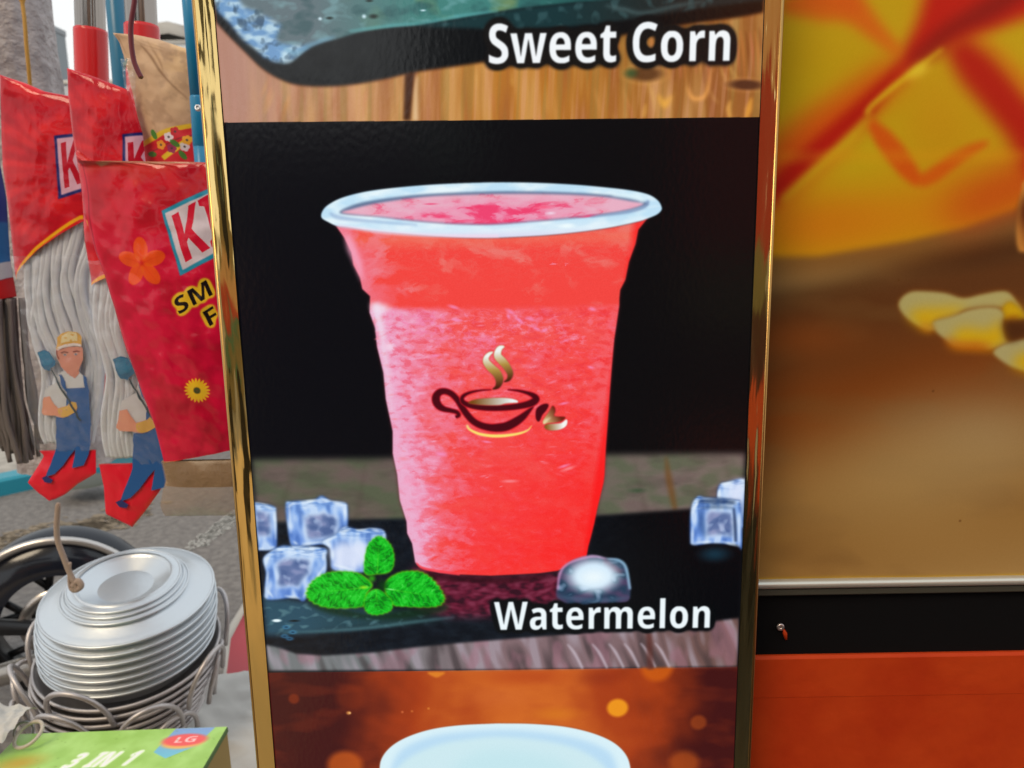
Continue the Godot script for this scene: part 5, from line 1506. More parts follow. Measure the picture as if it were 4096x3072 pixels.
func build_front_bag() -> void:
	var o := thing("red_bag", "large red plastic bag with KI logo and flowers hanging nearest the menu board", "packet", Vector3(-0.5101, 1.5079, -0.9500))
	var left := join(pv([0.1, -8.4, -1.1, 9.6, -0.4, 28.8, -0.9, 67.5, 3.8, 87.1, 6.6, 106.9, 15.1, 138.7]), pv([22.8, 179.1, 31.6, 230.6, 39, 257.9, 46.3, 287.5, 57, 326.1, 61.5, 354.3, 64.6, 377.3]))
	var right := join(pv([0.1, -8.4, 10.7, 1.2, 22.9, 7.1, 43.9, 3.9, 83.5, 3, 122.7, 4.9, 150.1, 7.3, 213, 10.2]), pv([203.8, 131.6, 194.5, 254.2, 187.2, 350, 186.6, 358.7]))
	var body := packet(left, right, 26.0, 33, 2.6)
	var off: Vector2 = Vector2(Vector2(0.1, -8.4).x, body.top())
	var low: float = Vector2(64.6, 377.3).y
	var c := Canvas.new(Vector2(213, 10.2).x - off.x, low - off.y + 6, 2.4, c8(190, 16, 44))
	var n := noise(70, 0.012, 4)
	c.fill(pv([-5, -5, 500, -5, 500, 600, -5, 600]), func(x: float, y: float) -> Color:
		var f := n.get_noise_2d(x, y)
		var base := c8(184, 14, 30).lerp(c8(196, 18, 56), clampf(y / 130.0 + f * 0.6 - 0.2, 0.0, 1.0))
		return base.lerp(c8(150, 12, 34), clampf(-f * 1.5, 0.0, 0.5)).lerp(c8(186, 70, 44), clampf(1.0 - y / 34.0 + f, 0.0, 0.45)), 0.0)
	# brown paper lining showing along the open top
	c.poly(moved(pv([22.9, 7.1, 44.1, 2.7, 83.6, 1.5, 150.2, 5.9, 213, 9.2, 212.9, 11.1, 149.9, 9.2, 94.5, 11.1, 78.9, 9, 43.6, 7.5, 29.2, 12]), -off), c8(160, 112, 82), 1.6, 0.9)
	c.poly(moved(pv([0.1, -8.4, 5, 0.2, 9.5, 11.7, 12.4, 38.6, 12.8, 87.3, 17.1, 138.8, 9, 138.6, 3.8, 87.1, 1.4, 48.1, -0.4, 28.8]), -off), c8(206, 40, 70), 2.5, 0.5)
	c.stroke(moved(pv([4.5, 4, 9.4, 38.5, 7.9, 77.4, 12.4, 126.9, 16.2, 147]), -off), [0.6, 1.2, 1.0, 0.8], c8(112, 6, 26), 1.0, 0.8)
	# yellow patch at the left seam
	c.poly(moved(pv([-3.7, 69.4, 2.4, 73.4, 2.4, 91, -0.9, 101.8, -4.5, 94.9]), -off), c8(232, 180, 30), 0.6)
	# logo
	c.poly(moved(pv([100.8, 64.2, 159.3, 38.1, 220.5, 15.1, 236.3, 71.3, 185.6, 105.9, 118.1, 140.4]), -off), c8(34, 128, 160), 0.6)
	c.poly(moved(pv([104.9, 67.2, 158.8, 43.8, 214, 22.6, 228.4, 69.2, 181.9, 101.9, 121.1, 133.7]), -off), c8(196, 182, 192), 0.6)
	var k: PackedVector2Array = moved(pv([125.2, 124.7, 173.2, 97.8, 112.6, 70.3]), -off)
	c.text("KI", bold(), k[0], k[1], k[2], c8(196, 24, 52), 0.0, c8(0, 0, 0), 0.4)
	# orange flower
	var centre: Vector2 = Vector2(72.8, 124.5) - off
	var radius: float = (Vector2(93.3, 124.8) - Vector2(72.8, 124.5)).x
	for i in 5:
		var a := -PI / 2.0 - 0.02 + TAU * i / 5.0
		c.spot(centre + Vector2(cos(a), sin(a)) * radius * 0.78, radius * 1.6, radius * 0.98, c8(226, 84, 22), 0.85, a, 0.9)
		c.stroke(PackedVector2Array([centre, centre + Vector2(cos(a), sin(a)) * radius * 0.8, centre + Vector2(cos(a), sin(a)) * radius * 1.2]), [0.8, 0.7, 0.3], c8(202, 50, 24), 0.8, 0.6)
	c.spot(centre, radius * 0.6, radius * 0.6, c8(198, 40, 28), 0.9)
	# lettering with a yellow outline
	for q in [["SM", moved(pv([112.9, 186.3, 153.6, 163.4, 106.4, 168.3]), -off)], ["F", moved(pv([146.9, 201.2, 159.4, 194, 139.8, 184.1]), -off)]]:
		c.text(q[0], bold(), q[1][0], q[1][1], q[1][2], c8(22, 16, 18), 4.2, c8(214, 176, 40), 0.4)
	# sunflower
	var sun: Vector2 = Vector2(124, 279.9) - off
	var sr: float = (Vector2(138.5, 280.2) - Vector2(124, 279.9)).x
	c.spot(sun, sr * 2.9, sr * 2.9, c8(214, 70, 36), 0.8)
	for i in 20:
		var a := TAU * i / 20.0
		c.spot(sun + Vector2(cos(a), sin(a)) * sr * 0.68, sr * 1.0, sr * 0.3, c8(236, 178, 36), 0.95, a, 0.7)
	c.spot(sun, sr * 1.3, sr * 1.3, c8(236, 190, 40), 0.95)
	c.spot(sun, sr * 0.75, sr * 0.75, c8(58, 74, 40), 1.0, 0.0, 0.6)
	c.spot(sun, sr * 0.4, sr * 0.4, c8(96, 60, 44), 0.9)
	# yellow hem
	c.poly(moved(pv([51.8, 378.2, 64.7, 376.2, 88.3, 372.7, 120.4, 367.3, 187, 353.2, 186.7, 357.6, 120, 372.4, 87.7, 378.4, 66.2, 381.7, 51.3, 383]), -off), c8(226, 146, 20), 0.6)
	var sheet := printed(c, 0.3, 1.3)
	sheet.metallic_specular = 0.42
	wrinkled(sheet, 34)
	var hem := func(x: float) -> float:
		return -(x - Vector2(64.6, 377.3).x) * 0.195
	obj("printed_skin", body.skin(body.top(), low, 90, 50, off, Vector2(c.w, c.h) / c.s, 0.0, true, hem), sheet, o)
	# clear foot with a brown card folded inside
	var foot := packet(join(pv([61.7, 374, 64.4, 400.4, 59.9, 413.7]), pv([54.8, 433.6, 57.1, 442.6, 59.8, 447.6])), join(pv([187.2, 350, 186.4, 360.8, 183.9, 393.7]), pv([181.9, 420.2, 177.1, 426.8, 170.2, 433.4])), 12.0, 44, 1.6)
	var kraft := StandardMaterial3D.new()
	kraft.roughness = 0.7
	world_tex(kraft, 6.0, grain_map(63, 0.01, Color(0.20, 0.12, 0.06), Color(0.34, 0.22, 0.12), 256), height_map(64, 0.02, 4, true), 0.2)
	obj("brown_card", foot.skin(foot.top(), foot.low() - 40.0, 26, 24, off, Vector2(100, 100), -2.0), kraft, o)
	var film := StandardMaterial3D.new()
	film.albedo_color = Color(0.62, 0.50, 0.38, 0.5)
	film.roughness = 0.3
	film.transparency = BaseMaterial3D.TRANSPARENCY_ALPHA
	obj("clear_foot", foot.skin(foot.top(), foot.low(), 34, 24, off, Vector2(100, 100), 1.5, false), film, o)


func build_kraft_bag() -> void:
	var o := thing("brown_packet", "brown paper packet with a red flowered hem behind the red bag", "packet", Vector3(-0.5107, 1.6797, -1.0700))
	var left := pv([-1.2, 2.8, 6.2, 14.4, 9.9, 29.8, 13.2, 50.3, 14.9, 64.8, 16.9, 77.3, 19.7, 102.4, 21.9, 123.5, 24.8, 149, 26.6, 164, 27.1, 192])
	var right := pv([-1.2, 2.8, 15, 2.6, 56.2, 11.4, 91.8, 23.3, 106.6, 27.2, 102.4, 87, 97.8, 150.2, 93.9, 193.1])
	var body := packet(left, join(right, pv([])), 14.0, 55, 2.0)
	var off: Vector2 = Vector2(Vector2(-1.2, 2.8).x, body.top())
	var c := Canvas.new(Vector2(103.5, 87).x - off.x, body.low() - off.y, 2.4, c8(192, 160, 128))
	var n := noise(18, 0.03, 4)
	c.fill(pv([-5, -5, 400, -5, 400, 400, -5, 400]), func(x: float, y: float) -> Color:
		var f := n.get_noise_2d(x, y)
		return c8(188, 154, 122).lerp(c8(214, 178, 128), clampf((x - 60.0) / 40.0 + f, 0.0, 0.8) * clampf(1.0 - y / 110.0, 0.0, 1.0)).lerp(c8(150, 118, 92), clampf(-f * 1.3, 0.0, 0.4)), 0.0)
	# creases in the paper
	c.stroke(moved(pv([36, 19, 49.6, 34.5, 60.8, 53.2, 74.4, 69.9, 92.4, 87.9]), -off), [0.8, 3.2, 3.0, 1.6, 0.8], c8(112, 76, 48), 1.6, 0.7)
	c.stroke(moved(pv([45.1, 14, 60, 38.8, 64.9, 55.3]), -off), [0.6, 3.0, 0.6], c8(150, 112, 80), 2.0, 0.7)
	c.stroke(moved(pv([3.1, 3.2, 8.4, 13.5, 15.3, 29.9]), -off), [0.6, 1.4, 0.5], c8(132, 96, 70), 1.0, 0.7)
	# flowered hem
	var hem := moved(pv([20.8, 144.7, 26.7, 141.8, 44, 134.4, 66.9, 125.3, 92.8, 120, 105, 118.5, 98, 197.5, 15.5, 196.2]), -off)
	c.poly(hem, c8(196, 24, 40), 0.5)
	c.stroke(moved(pv([20.8, 144.7, 43.8, 136.1, 66.8, 126.7, 105, 118.9]), -off), [6.0, 6.5, 6.0, 5.5], c8(214, 176, 36), 0.6)
	c.stroke(moved(pv([52.3, 162.3, 71.2, 149.8, 87.7, 139.4, 103.5, 135.4]), -off), [6.0, 7.0, 6.0, 5.5], c8(222, 190, 40), 0.6)
	c.stroke(moved(pv([37.6, 153.5, 56.1, 146.3, 74.6, 138.1, 92.7, 133.1]), -off), [0.7, 0.7, 0.7], c8(70, 40, 40), 0.5)
	for q in [[1065, 832, 220, 214, 220], [1005, 878, 226, 150, 40], [1160, 890, 210, 204, 210], [1075, 900, 150, 40, 90], [1110, 800, 190, 30, 46], [1180, 850, 224, 160, 40]]:
		var p: Vector2 = Vector2(-142.2, -39.2) + (Vector2(51.5, 170.8) - Vector2(-142.2, -39.2)) * Vector2(q[0], q[1]) / 1000.0 - off
		for i in 5:
			c.spot(p + Vector2(cos(i * 1.257), sin(i * 1.257)) * 3.4, 7.0, 7.0, c8(q[2], q[3], q[4]), 0.95, 0.0, 0.8)
		c.spot(p, 4.0, 4.0, c8(70, 60, 60), 0.95, 0.0, 0.6)
	for q in [[965, 815, 1.2], [930, 932, 0.1], [1140, 940, 1.0], [1100, 870, 0.6]]:
		var p: Vector2 = Vector2(-142.2, -39.2) + (Vector2(51.5, 170.8) - Vector2(-142.2, -39.2)) * Vector2(q[0], q[1]) / 1000.0 - off
		c.spot(p, 16.0, 8.5, c8(60, 124, 44), 0.95, q[2], 0.8)
	var paper := printed(c, 0.55, 1.25)
	paper.backlight_enabled = true
	paper.backlight = Color(0.35, 0.3, 0.25)
	obj("paper", body.skin(body.top(), body.low(), 60, 34, off, Vector2(c.w, c.h) / c.s), paper, o)
	# crumpled clear strip down its edge
	var strip := packet(join(pv([12.3, 38, 13.2, 50.3, 13.6, 77.2, 14.9, 106.5, 16, 127.6]), pv([17.1, 148.9, 18, 161.7])), join(pv([22.6, 33, 30.5, 50.6, 27.8, 77.5, 25.9, 106.7, 27, 127.8]), pv([27, 149, 25.7, 161.8])), 5.0, 58, 9.0)
	strip.crease = noise(59, 0.09, 3)
	var film := StandardMaterial3D.new()
	film.albedo_color = Color(0.96, 0.96, 0.98, 0.12)
	film.roughness = 0.1
	film.transparency = BaseMaterial3D.TRANSPARENCY_ALPHA
	obj("clear_strip", strip.skin(strip.top(), strip.low(), 60, 10, off, Vector2(100, 100), 14.0, false), film, o)
	var ink := StandardMaterial3D.new()
	ink.vertex_color_use_as_albedo = true
	ink.roughness = 0.3
	for q in [[pv([13.9, 74.1, 17.9, 77.3, 18.2, 106.6, 19.5, 125.6, 16.4, 123.4, 14.2, 102.3]), Color(0.62, 0.02, 0.06)], [pv([13.8, 85.6, 19, 87.7, 18.7, 90.9, 14.1, 89.3]), Color(0.02, 0.08, 0.34)], [pv([14.9, 96, 19.6, 97.2, 19.7, 100.7, 15.1, 99.8]), Color(0.02, 0.12, 0.34)], [pv([15.3, 104.4, 19.5, 106.6, 18, 112.9, 14.9, 112.4]), Color(0.02, 0.08, 0.3)], [pv([16, 44.2, 21.1, 37.1, 22.1, 40.2, 16.9, 52.5]), Color(0.3, 0.4, 0.4)]]:
		var bit := st()
		strip.print_shape(bit, q[0], q[1], 14.2)
		obj("printed_patch", bit.commit(), ink, o)


func build_grey_packet() -> void:
	var o := thing("grey_mop", "grey brown mop head hanging in a blue, white and red printed sleeve", "mop", Vector3(-0.8123, 1.5750, -1.2200))
	var left := pv([-57.1, 5.8, -91.5, 185.7, -102.5, 257.6, -118.3, 361])
	var right := pv([34.1, 7.3, 39, 96.4, 32.4, 187.7, 40.3, 260, 26.7, 363.4])
	right[0].y = left[0].y
	right[3].y = left[3].y
	var body := packet(left, right, 30.0, 66, 2.0)
	var off := Vector2(left[3].x, body.top())
	var c := Canvas.new(right[3].x - off.x, body.low() - off.y, 2.0, c8(20, 40, 110))
	var by := Vector2(off.x, off.y)
	c.poly(moved(pv([-118.6, 128.7, 67.2, 131.7, 59.7, 189.6, 30.4, 192, -136.6, 242.5]), -by), c8(20, 84, 140), 3.0)
	c.poly(moved(pv([-136.6, 242.5, 27.5, 191.9, 60.2, 185.3, 56.5, 213.9, 30.1, 216.4, -142.4, 278.9]), -by), c8(150, 150, 160), 0.5)
	c.poly(moved(pv([-142.4, 278.9, 30.1, 216.4, 56.9, 211, 27.2, 439.4, -167.2, 436.1]), -by), c8(150, 12, 18), 0.5)
	var hem := func(x: float) -> float: return -(x - Vector2(6.6, 260.9).x) * 0.2 - 30.0
	obj("sleeve", body.skin(body.top(), Vector2(3.8, 281.3).y, 40, 24, off, Vector2(c.w, c.h) / c.s, 0.0, true, hem), printed(c, 0.4, 1.4), o)
	var wool := mat(Color(0.24, 0.20, 0.19), 0.95)
	wool.heightmap_enabled = true
	wool.heightmap_texture = height_map(92, 0.09, 3)
	wool.heightmap_scale = 0.2
	wool.uv1_triplanar = true
	wool.uv1_scale = Vector3.ONE * 30.0
	var rng := RandomNumberGenerator.new()
	rng.seed = 3
	for i in 60:
		var line := PackedVector3Array()
		var u := rng.randf()
		var layer := rng.randf_range(-18.0, 24.0)
		var phase := rng.randf() * TAU
		var x0: float = lerpf(Vector2(-94.1, 250.5).x, Vector2(39.8, 252.7).x, u)
		var x1: float = lerpf(Vector2(-139.3, 498.6).x, Vector2(40.3, 501.6).x, u)
		var y0: float = Vector2(8.3, 248.5).y
		var y1: float = Vector2(-26.6, 504.4).y + rng.randf_range(-30.0, 12.0)
		for k in 9:
			var t := k / 8.0
			line.append(Vector3(lerpf(x0, x1, t) + 5.0 * sin(t * 9.0 + phase) * t, -lerpf(y0, y1, t), layer + 9.0 * sin(PI * t)) / 1000.0)
		obj("yarn", tube(curve(line, 4), [rng.randf_range(0.003, 0.0045)], 7), wool, o)


func wrinkled(m: StandardMaterial3D, seed_: int) -> void:   # fine creases of thin plastic film
	m.roughness = 0.17
	m.heightmap_enabled = true
	m.heightmap_texture = height_map(seed_, 0.005, 3, true)
	m.heightmap_scale = 0.10


# ---------------------------------------------------------------- poles behind the packets
func build_poles() -> void:
	var steel := mat(Color(0.30, 0.27, 0.25), 0.16, 1.0)
	var red := mat(srgb(196, 22, 26, 1.15), 0.25)
	mop_pole(Vector3(-0.6565, 1.7414, -1.3000), Vector3(-0.6636, 1.6570, -1.3000), Vector3(-0.6785, 1.7418, -1.3000), Vector3(-0.6293, 1.7410, -1.3000), Vector3(-0.6517, 1.7853, -1.3000), "polished steel pole with a long red plastic sleeve beside the blue pipe", steel, red)
	mop_pole(Vector3(-0.5397, 1.7250, -1.2200), Vector3(-0.5442, 1.6399, -1.2200), Vector3(-0.5642, 1.7254, -1.2200), Vector3(-0.5152, 1.7246, -1.2200), Vector3(-0.5392, 1.7604, -1.2200), "polished steel pole in a red collar above the brown packet", steel, red)
	# blue pipes of the stall frame
	var blue := mat(Color(0.010, 0.155, 0.29), 0.35)
	var a := Vector3(-0.6835, 1.8291, -1.4500)
	var b := Vector3(-0.6858, 1.6858, -1.4500)
	var r := a.distance_to(Vector3(-0.6994, 1.8293, -1.4500))
	var o := thing("blue_pipe", "blue painted pipe between the two steel poles", "pipe", Vector3(b.x, 0, b.z))
	obj("shaft", tube(PackedVector3Array([b + (b - a) * 0.7 - o.position, b - o.position, a + (a - b) * 0.8 - o.position]), [r], 24), blue, o)
	var post := thing("blue_pole", "bright blue jointed mop pole close beside the gold frame", "pole", Vector3(Vector3(-0.3824, 1.5719, -1.0000).x, 0, -1.0))
	var bright := mat(Color(0.010, 0.22, 0.44), 0.35)
	var p0 := Vector3(-0.3832, 1.6945, -1.0000)
	var p1 := Vector3(-0.3833, 1.5821, -1.0000)
	var p2 := Vector3(-0.3845, 1.5250, -1.0000)
	var r1 := p0.distance_to(Vector3(-0.3772, 1.6944, -1.0000)) + 0.0015
	var r2 := p1.distance_to(Vector3(-0.3915, 1.5822, -1.0000))
	obj("upper_tube", tube(PackedVector3Array([p0 + (p0 - p1) * 0.6, p1]), [r1], 20), bright, post, -post.position)
	obj("joint", tube(PackedVector3Array([p1 + (p0 - p1) * 0.02, p1, p2, p2 - (p0 - p1) * 0.012]), [r1, r2, r2, r1], 20), bright, post, -post.position)
	obj("lower_tube", tube(PackedVector3Array([p2, p2 + (p2 - p0) * 0.55]), [r1 * 1.05], 20), bright, post, -post.position)
	obj("rivet", lathe(pv([0, 0.0012, 0.0018, 0.0012, 0.002, 0.003, 0.0034, 0.0026, 0.0042, 0]), 16), mat(Color(0.75, 0.75, 0.78), 0.3, 0.6), post, Vector3(-0.3755, 1.5669, -0.9820) - post.position, Basis(Vector3.RIGHT, PI / 2 - 0.2))
	# roll wrapped in speckled plastic with a yellow cord
	var skin := StandardMaterial3D.new()
	skin.roughness = 0.5
	world_tex(skin, 4.0, grain_map(41, 0.012, Color(0.25, 0.21, 0.21), Color(0.46, 0.41, 0.41), 512, 5, 0.42), height_map(42, 0.03, 4), 0.35)
	var roll := thing("wrapped_roll", "fat grey speckled roll tied with a yellow cord at the top left", "roll", Vector3(Vector3(-0.9755, 1.7500, -1.6000).x, 0.9, -1.6))
	var prof := st()
	var lump := noise(43, 3.0, 4)
	var rows := 60
	var sides := 56
	var radius: float = Vector3(-0.8869, 1.7850, -1.6000).x - Vector3(-0.9755, 1.7500, -1.6000).x
	for i in rows:
		for k in sides:
			var q: Array[Vector3] = []
			for d in [[0, 0], [1, 0], [1, 1], [0, 1]]:
				var t := float(i + d[0]) / rows
				var ang := TAU * float((k + d[1]) % sides) / sides
				var y := lerpf(0.05, 1.05, t)
				var rr := radius * (1.05 - 0.12 * t) + 0.008 * lump.get_noise_3d(cos(ang), y * 2.0, sin(ang))
				q.append(Vector3(cos(ang) * rr + 0.02 * (1.0 - t), y, sin(ang) * rr))
			quad(prof, q[0], q[1], q[2], q[3])
	obj("wrapping", done(prof), skin, roll)
	var cord := PackedVector3Array()
	for q in [Vector3(-0.8523, 1.8508, -1.4600), Vector3(-0.8491, 1.8004, -1.4550), Vector3(-0.8513, 1.7564, -1.4550), Vector3(-0.8533, 1.7235, -1.4570), Vector3(-0.8576, 1.6908, -1.4620)]:
		cord.append(q - roll.position)
	obj("yellow_cord", tube(curve(cord), [0.0035, 0.006, 0.008, 0.006, 0.0035], 8), mat(Color(0.50, 0.26, 0.04), 0.6), roll)
	var string := thing("maroon_cord", "thin maroon cord hanging free before the brown packet", "cord", Vector3(-0.3930, 1.6666, -0.8800))
	var line := PackedVector3Array()
	for q in [Vector3(-0.3930, 1.6666, -0.8800), Vector3(-0.3954, 1.6552, -0.8800), Vector3(-0.4007, 1.6354, -0.8800), Vector3(-0.4023, 1.6171, -0.8800), Vector3(-0.4015, 1.6003, -0.8800), Vector3(-0.3987, 1.5902, -0.8800), Vector3(-0.3952, 1.5820, -0.8800)]:
		line.append(q - string.position)
	obj("strand", tube(curve(line), [0.0027], 10), mat(Color(0.16, 0.018, 0.03), 0.5), string)
	obj("frayed_end", tube(PackedVector3Array([line[6], line[6] + (line[6] - line[5]) * 0.18]), [0.0028, 0.0006], 8), mat(Color(0.20, 0.10, 0.04), 0.9), string)


func mop_pole(rim: Vector3, foot: Vector3, edge_l: Vector3, edge_r: Vector3, high: Vector3, label: String, steel: Material, red: Material) -> void:
	var o := thing("steel_pole", label, "pole", Vector3(foot.x, 0, foot.z), "steel poles with red plastic sleeves")
	var r := edge_l.distance_to(edge_r) * 0.5
	var up := (rim - foot).normalized()
	# drawn steel is never quite round, which breaks its reflections into streaks
	var s := st()
	var flute := noise(17, 1.6, 3)
	var a := rim - up * 0.05
	var b := high + up * 0.4
	var across := up.cross(Vector3.BACK).normalized()
	var face := across.cross(up)
	for k in 96:
		var p: Array[Vector3] = []
		for n in 2:
			var ang := TAU * ((k + n) % 96) / 96.0
			var dir := across * cos(ang) + face * sin(ang)
			p.append(dir * r * 0.88 * (1.0 + 0.05 * flute.get_noise_2d(cos(ang) * 3.0, sin(ang) * 3.0 + r * 900.0)))
		quad(s, a + p[0], a + p[1], b + p[1], b + p[0])
	obj("shaft", done(s), steel, o, -o.position)
	obj("sleeve", tube(PackedVector3Array([foot - up * 0.5, rim - up * 0.004, rim, rim + up * 0.001, rim - up * 0.006]), [r, r, r * 0.985, r * 0.93, r * 0.90], 32, false), red, o, -o.position)


# ---------------------------------------------------------------- motorcycle and red crate in the street
func build_street() -> void:
	var z := 2.2
	var hub := Vector3(-1.3891, 0.2969, -2.2000)
	var r := hub.distance_to(Vector3(-1.3582, 0.5512, -2.2000))
	var o := thing("motorcycle", "parked black motorcycle, its spoked rear wheel behind the pans", "motorcycle", Vector3(hub.x, 0, -z))
	var facing := Basis(Vector3.UP, 0.32) * Basis(Vector3.RIGHT, PI / 2)
	var at := hub - o.position
	var rubber := mat(Color(0.012, 0.012, 0.013), 0.7)
	var alloy := mat(Color(0.02, 0.02, 0.022), 0.35, 0.3)
	var bright := mat(Color(0.55, 0.52, 0.5), 0.3, 0.9)
	var wheel := obj("wheel", ring(r * 0.86, r * 0.13, 64), rubber, o, at, facing)
	obj("rim", lathe(pv([r * 0.70, -0.03, r * 0.74, -0.04, r * 0.76, -0.03, r * 0.735, 0.0, r * 0.76, 0.03, r * 0.74, 0.04, r * 0.70, 0.03, r * 0.70, -0.03]), 64), alloy, wheel)
	obj("hub", lathe(pv([0, 0.05, 0.035, 0.05, 0.05, 0.035, 0.05, -0.035, 0.035, -0.05, 0, -0.05]), 24), alloy, wheel)
	obj("brake_disc", lathe(pv([r * 0.30, 0.045, r * 0.42, 0.045, r * 0.42, 0.049, r * 0.30, 0.049, r * 0.30, 0.045]), 40), bright, wheel)
	for k in 6:
		var a := TAU * k / 6.0 + 0.25
		var dir := Vector3(cos(a), 0, sin(a))
		var fork := st()
		tube_into(fork, PackedVector3Array([dir * 0.04, dir * r * 0.42]), [0.017, 0.013], 8)
		for s in [-1.0, 1.0]:
			var tip := Vector3(cos(a + s * 0.22), 0, sin(a + s * 0.22)) * r * 0.72
			tube_into(fork, PackedVector3Array([dir * r * 0.40, tip]), [0.012, 0.011], 8)
		obj("spoke", done(fork), alloy, wheel)
	# mudguard over the tyre: a bright top edge and a deep black side
	var guard := st()
	var edge := st()
	for i in 40:
		for part in 2:
			var q: Array[Vector3] = []
			for d in [0, 1]:
				var a := lerpf(0.18, PI - 0.18, float(i + d) / 40.0)
				var dir := Vector3(cos(a), sin(a), 0)
				q.append(dir * r * (1.03 if part == 0 else 1.03) + Vector3(0, 0, -0.07 if part == 0 else 0.06))
				q.append(dir * r * (1.03 if part == 0 else 0.60) + Vector3(0, 0, 0.06))
			quad(guard, q[0], q[2], q[3], q[1])
	for i in 1:
		var arc := PackedVector3Array()
		for k in 41:
			var a := lerpf(0.15, PI - 0.15, k / 40.0)
			arc.append(Vector3(cos(a) * r * 1.03, sin(a) * r * 1.03, 0.06))
		tube_into(edge, arc, [0.012], 8)
	var yaw := Basis(Vector3.UP, 0.32)
	obj("mudguard", done(guard), mat(Color(0.010, 0.012, 0.02), 0.14), o, at, yaw)
	obj("mudguard_edge", done(edge), bright, o, at, yaw)
	obj("swing_arm", tube(PackedVector3Array([Vector3(-0.62, 0.16, 0.09), Vector3(-0.2, 0.05, 0.1), Vector3(0.02, 0, 0.09)]), [0.03, 0.026, 0.02], 10), alloy, o, at, yaw)
	obj("shock_absorber", tube(PackedVector3Array([Vector3(-0.36, 0.16, 0.10), Vector3(-0.17, -0.08, 0.11)]), [0.017], 10), mat(Color(0.34, 0.05, 0.02), 0.4), o, at, yaw)
	obj("exhaust", tube(PackedVector3Array([Vector3(-0.7, -0.14, 0.12), Vector3(-0.3, -0.12, 0.13), Vector3(0.1, -0.06, 0.13)]), [0.02, 0.03, 0.036], 14), mat(Color(0.40, 0.37, 0.34), 0.3, 0.8), o, at, yaw)
	for k in 3:
		obj("engine_fin", box(Vector3(0.16, 0.028, 0.05), 0.006), bright if k < 2 else alloy, o, at + Vector3(-0.30 + 0.02 * k, 0.02 - 0.055 * k, 0.12), yaw * Basis(Vector3.BACK, -0.75))
	obj("engine_block", box(Vector3(0.36, 0.34, 0.2), 0.04), alloy, o, at + Vector3(-0.52, 0.06, -0.02), yaw)
	obj("seat", box(Vector3(0.7, 0.1, 0.24), 0.04), rubber, o, at + Vector3(-0.98, 0.40, -0.05), yaw)
	# red mat with a white border lying on the ground
	var mat_ := thing("red_mat", "dull red mat with a white border lying on the ground right of the pans", "mat", Vector3(-0.9637, 0.0000, -2.5639))
	for q in [["mat", [Vector3(-0.9529, 0.0060, -2.3080), Vector3(-1.0330, 0.0060, -2.5788), Vector3(-1.0553, 0.0060, -2.8244), Vector3(-0.9331, 0.0060, -3.0132), Vector3(-0.6587, 0.0060, -2.2993)], srgb(186, 62, 72, 0.85), 0.0], ["white_border", [Vector3(-0.9636, 0.0040, -2.3116), Vector3(-1.0750, 0.0040, -2.6445), Vector3(-1.0885, 0.0040, -2.8795), Vector3(-1.0757, 0.0040, -2.9009), Vector3(-1.0568, 0.0040, -2.8285), Vector3(-1.0345, 0.0040, -2.5825), Vector3(-0.9526, 0.0040, -2.3113)], Color(0.42, 0.39, 0.35), 0.0]]:
		var m := st()
		var flat := PackedVector2Array()
		for p in q[1]:
			flat.append(Vector2(p.x, p.z))
		var tri := Geometry2D.triangulate_polygon(flat)
		for n in tri:
			m.add_vertex(q[1][n] - mat_.position)
		for n in flat.size():
			var a: Vector3 = q[1][n] - mat_.position
			var b: Vector3 = q[1][(n + 1) % flat.size()] - mat_.position
			quad(m, a, b, Vector3(b.x, 0.0, b.z), Vector3(a.x, 0.0, a.z))
		obj(q[0], done(m, false), mat(q[2], 0.6), mat_)


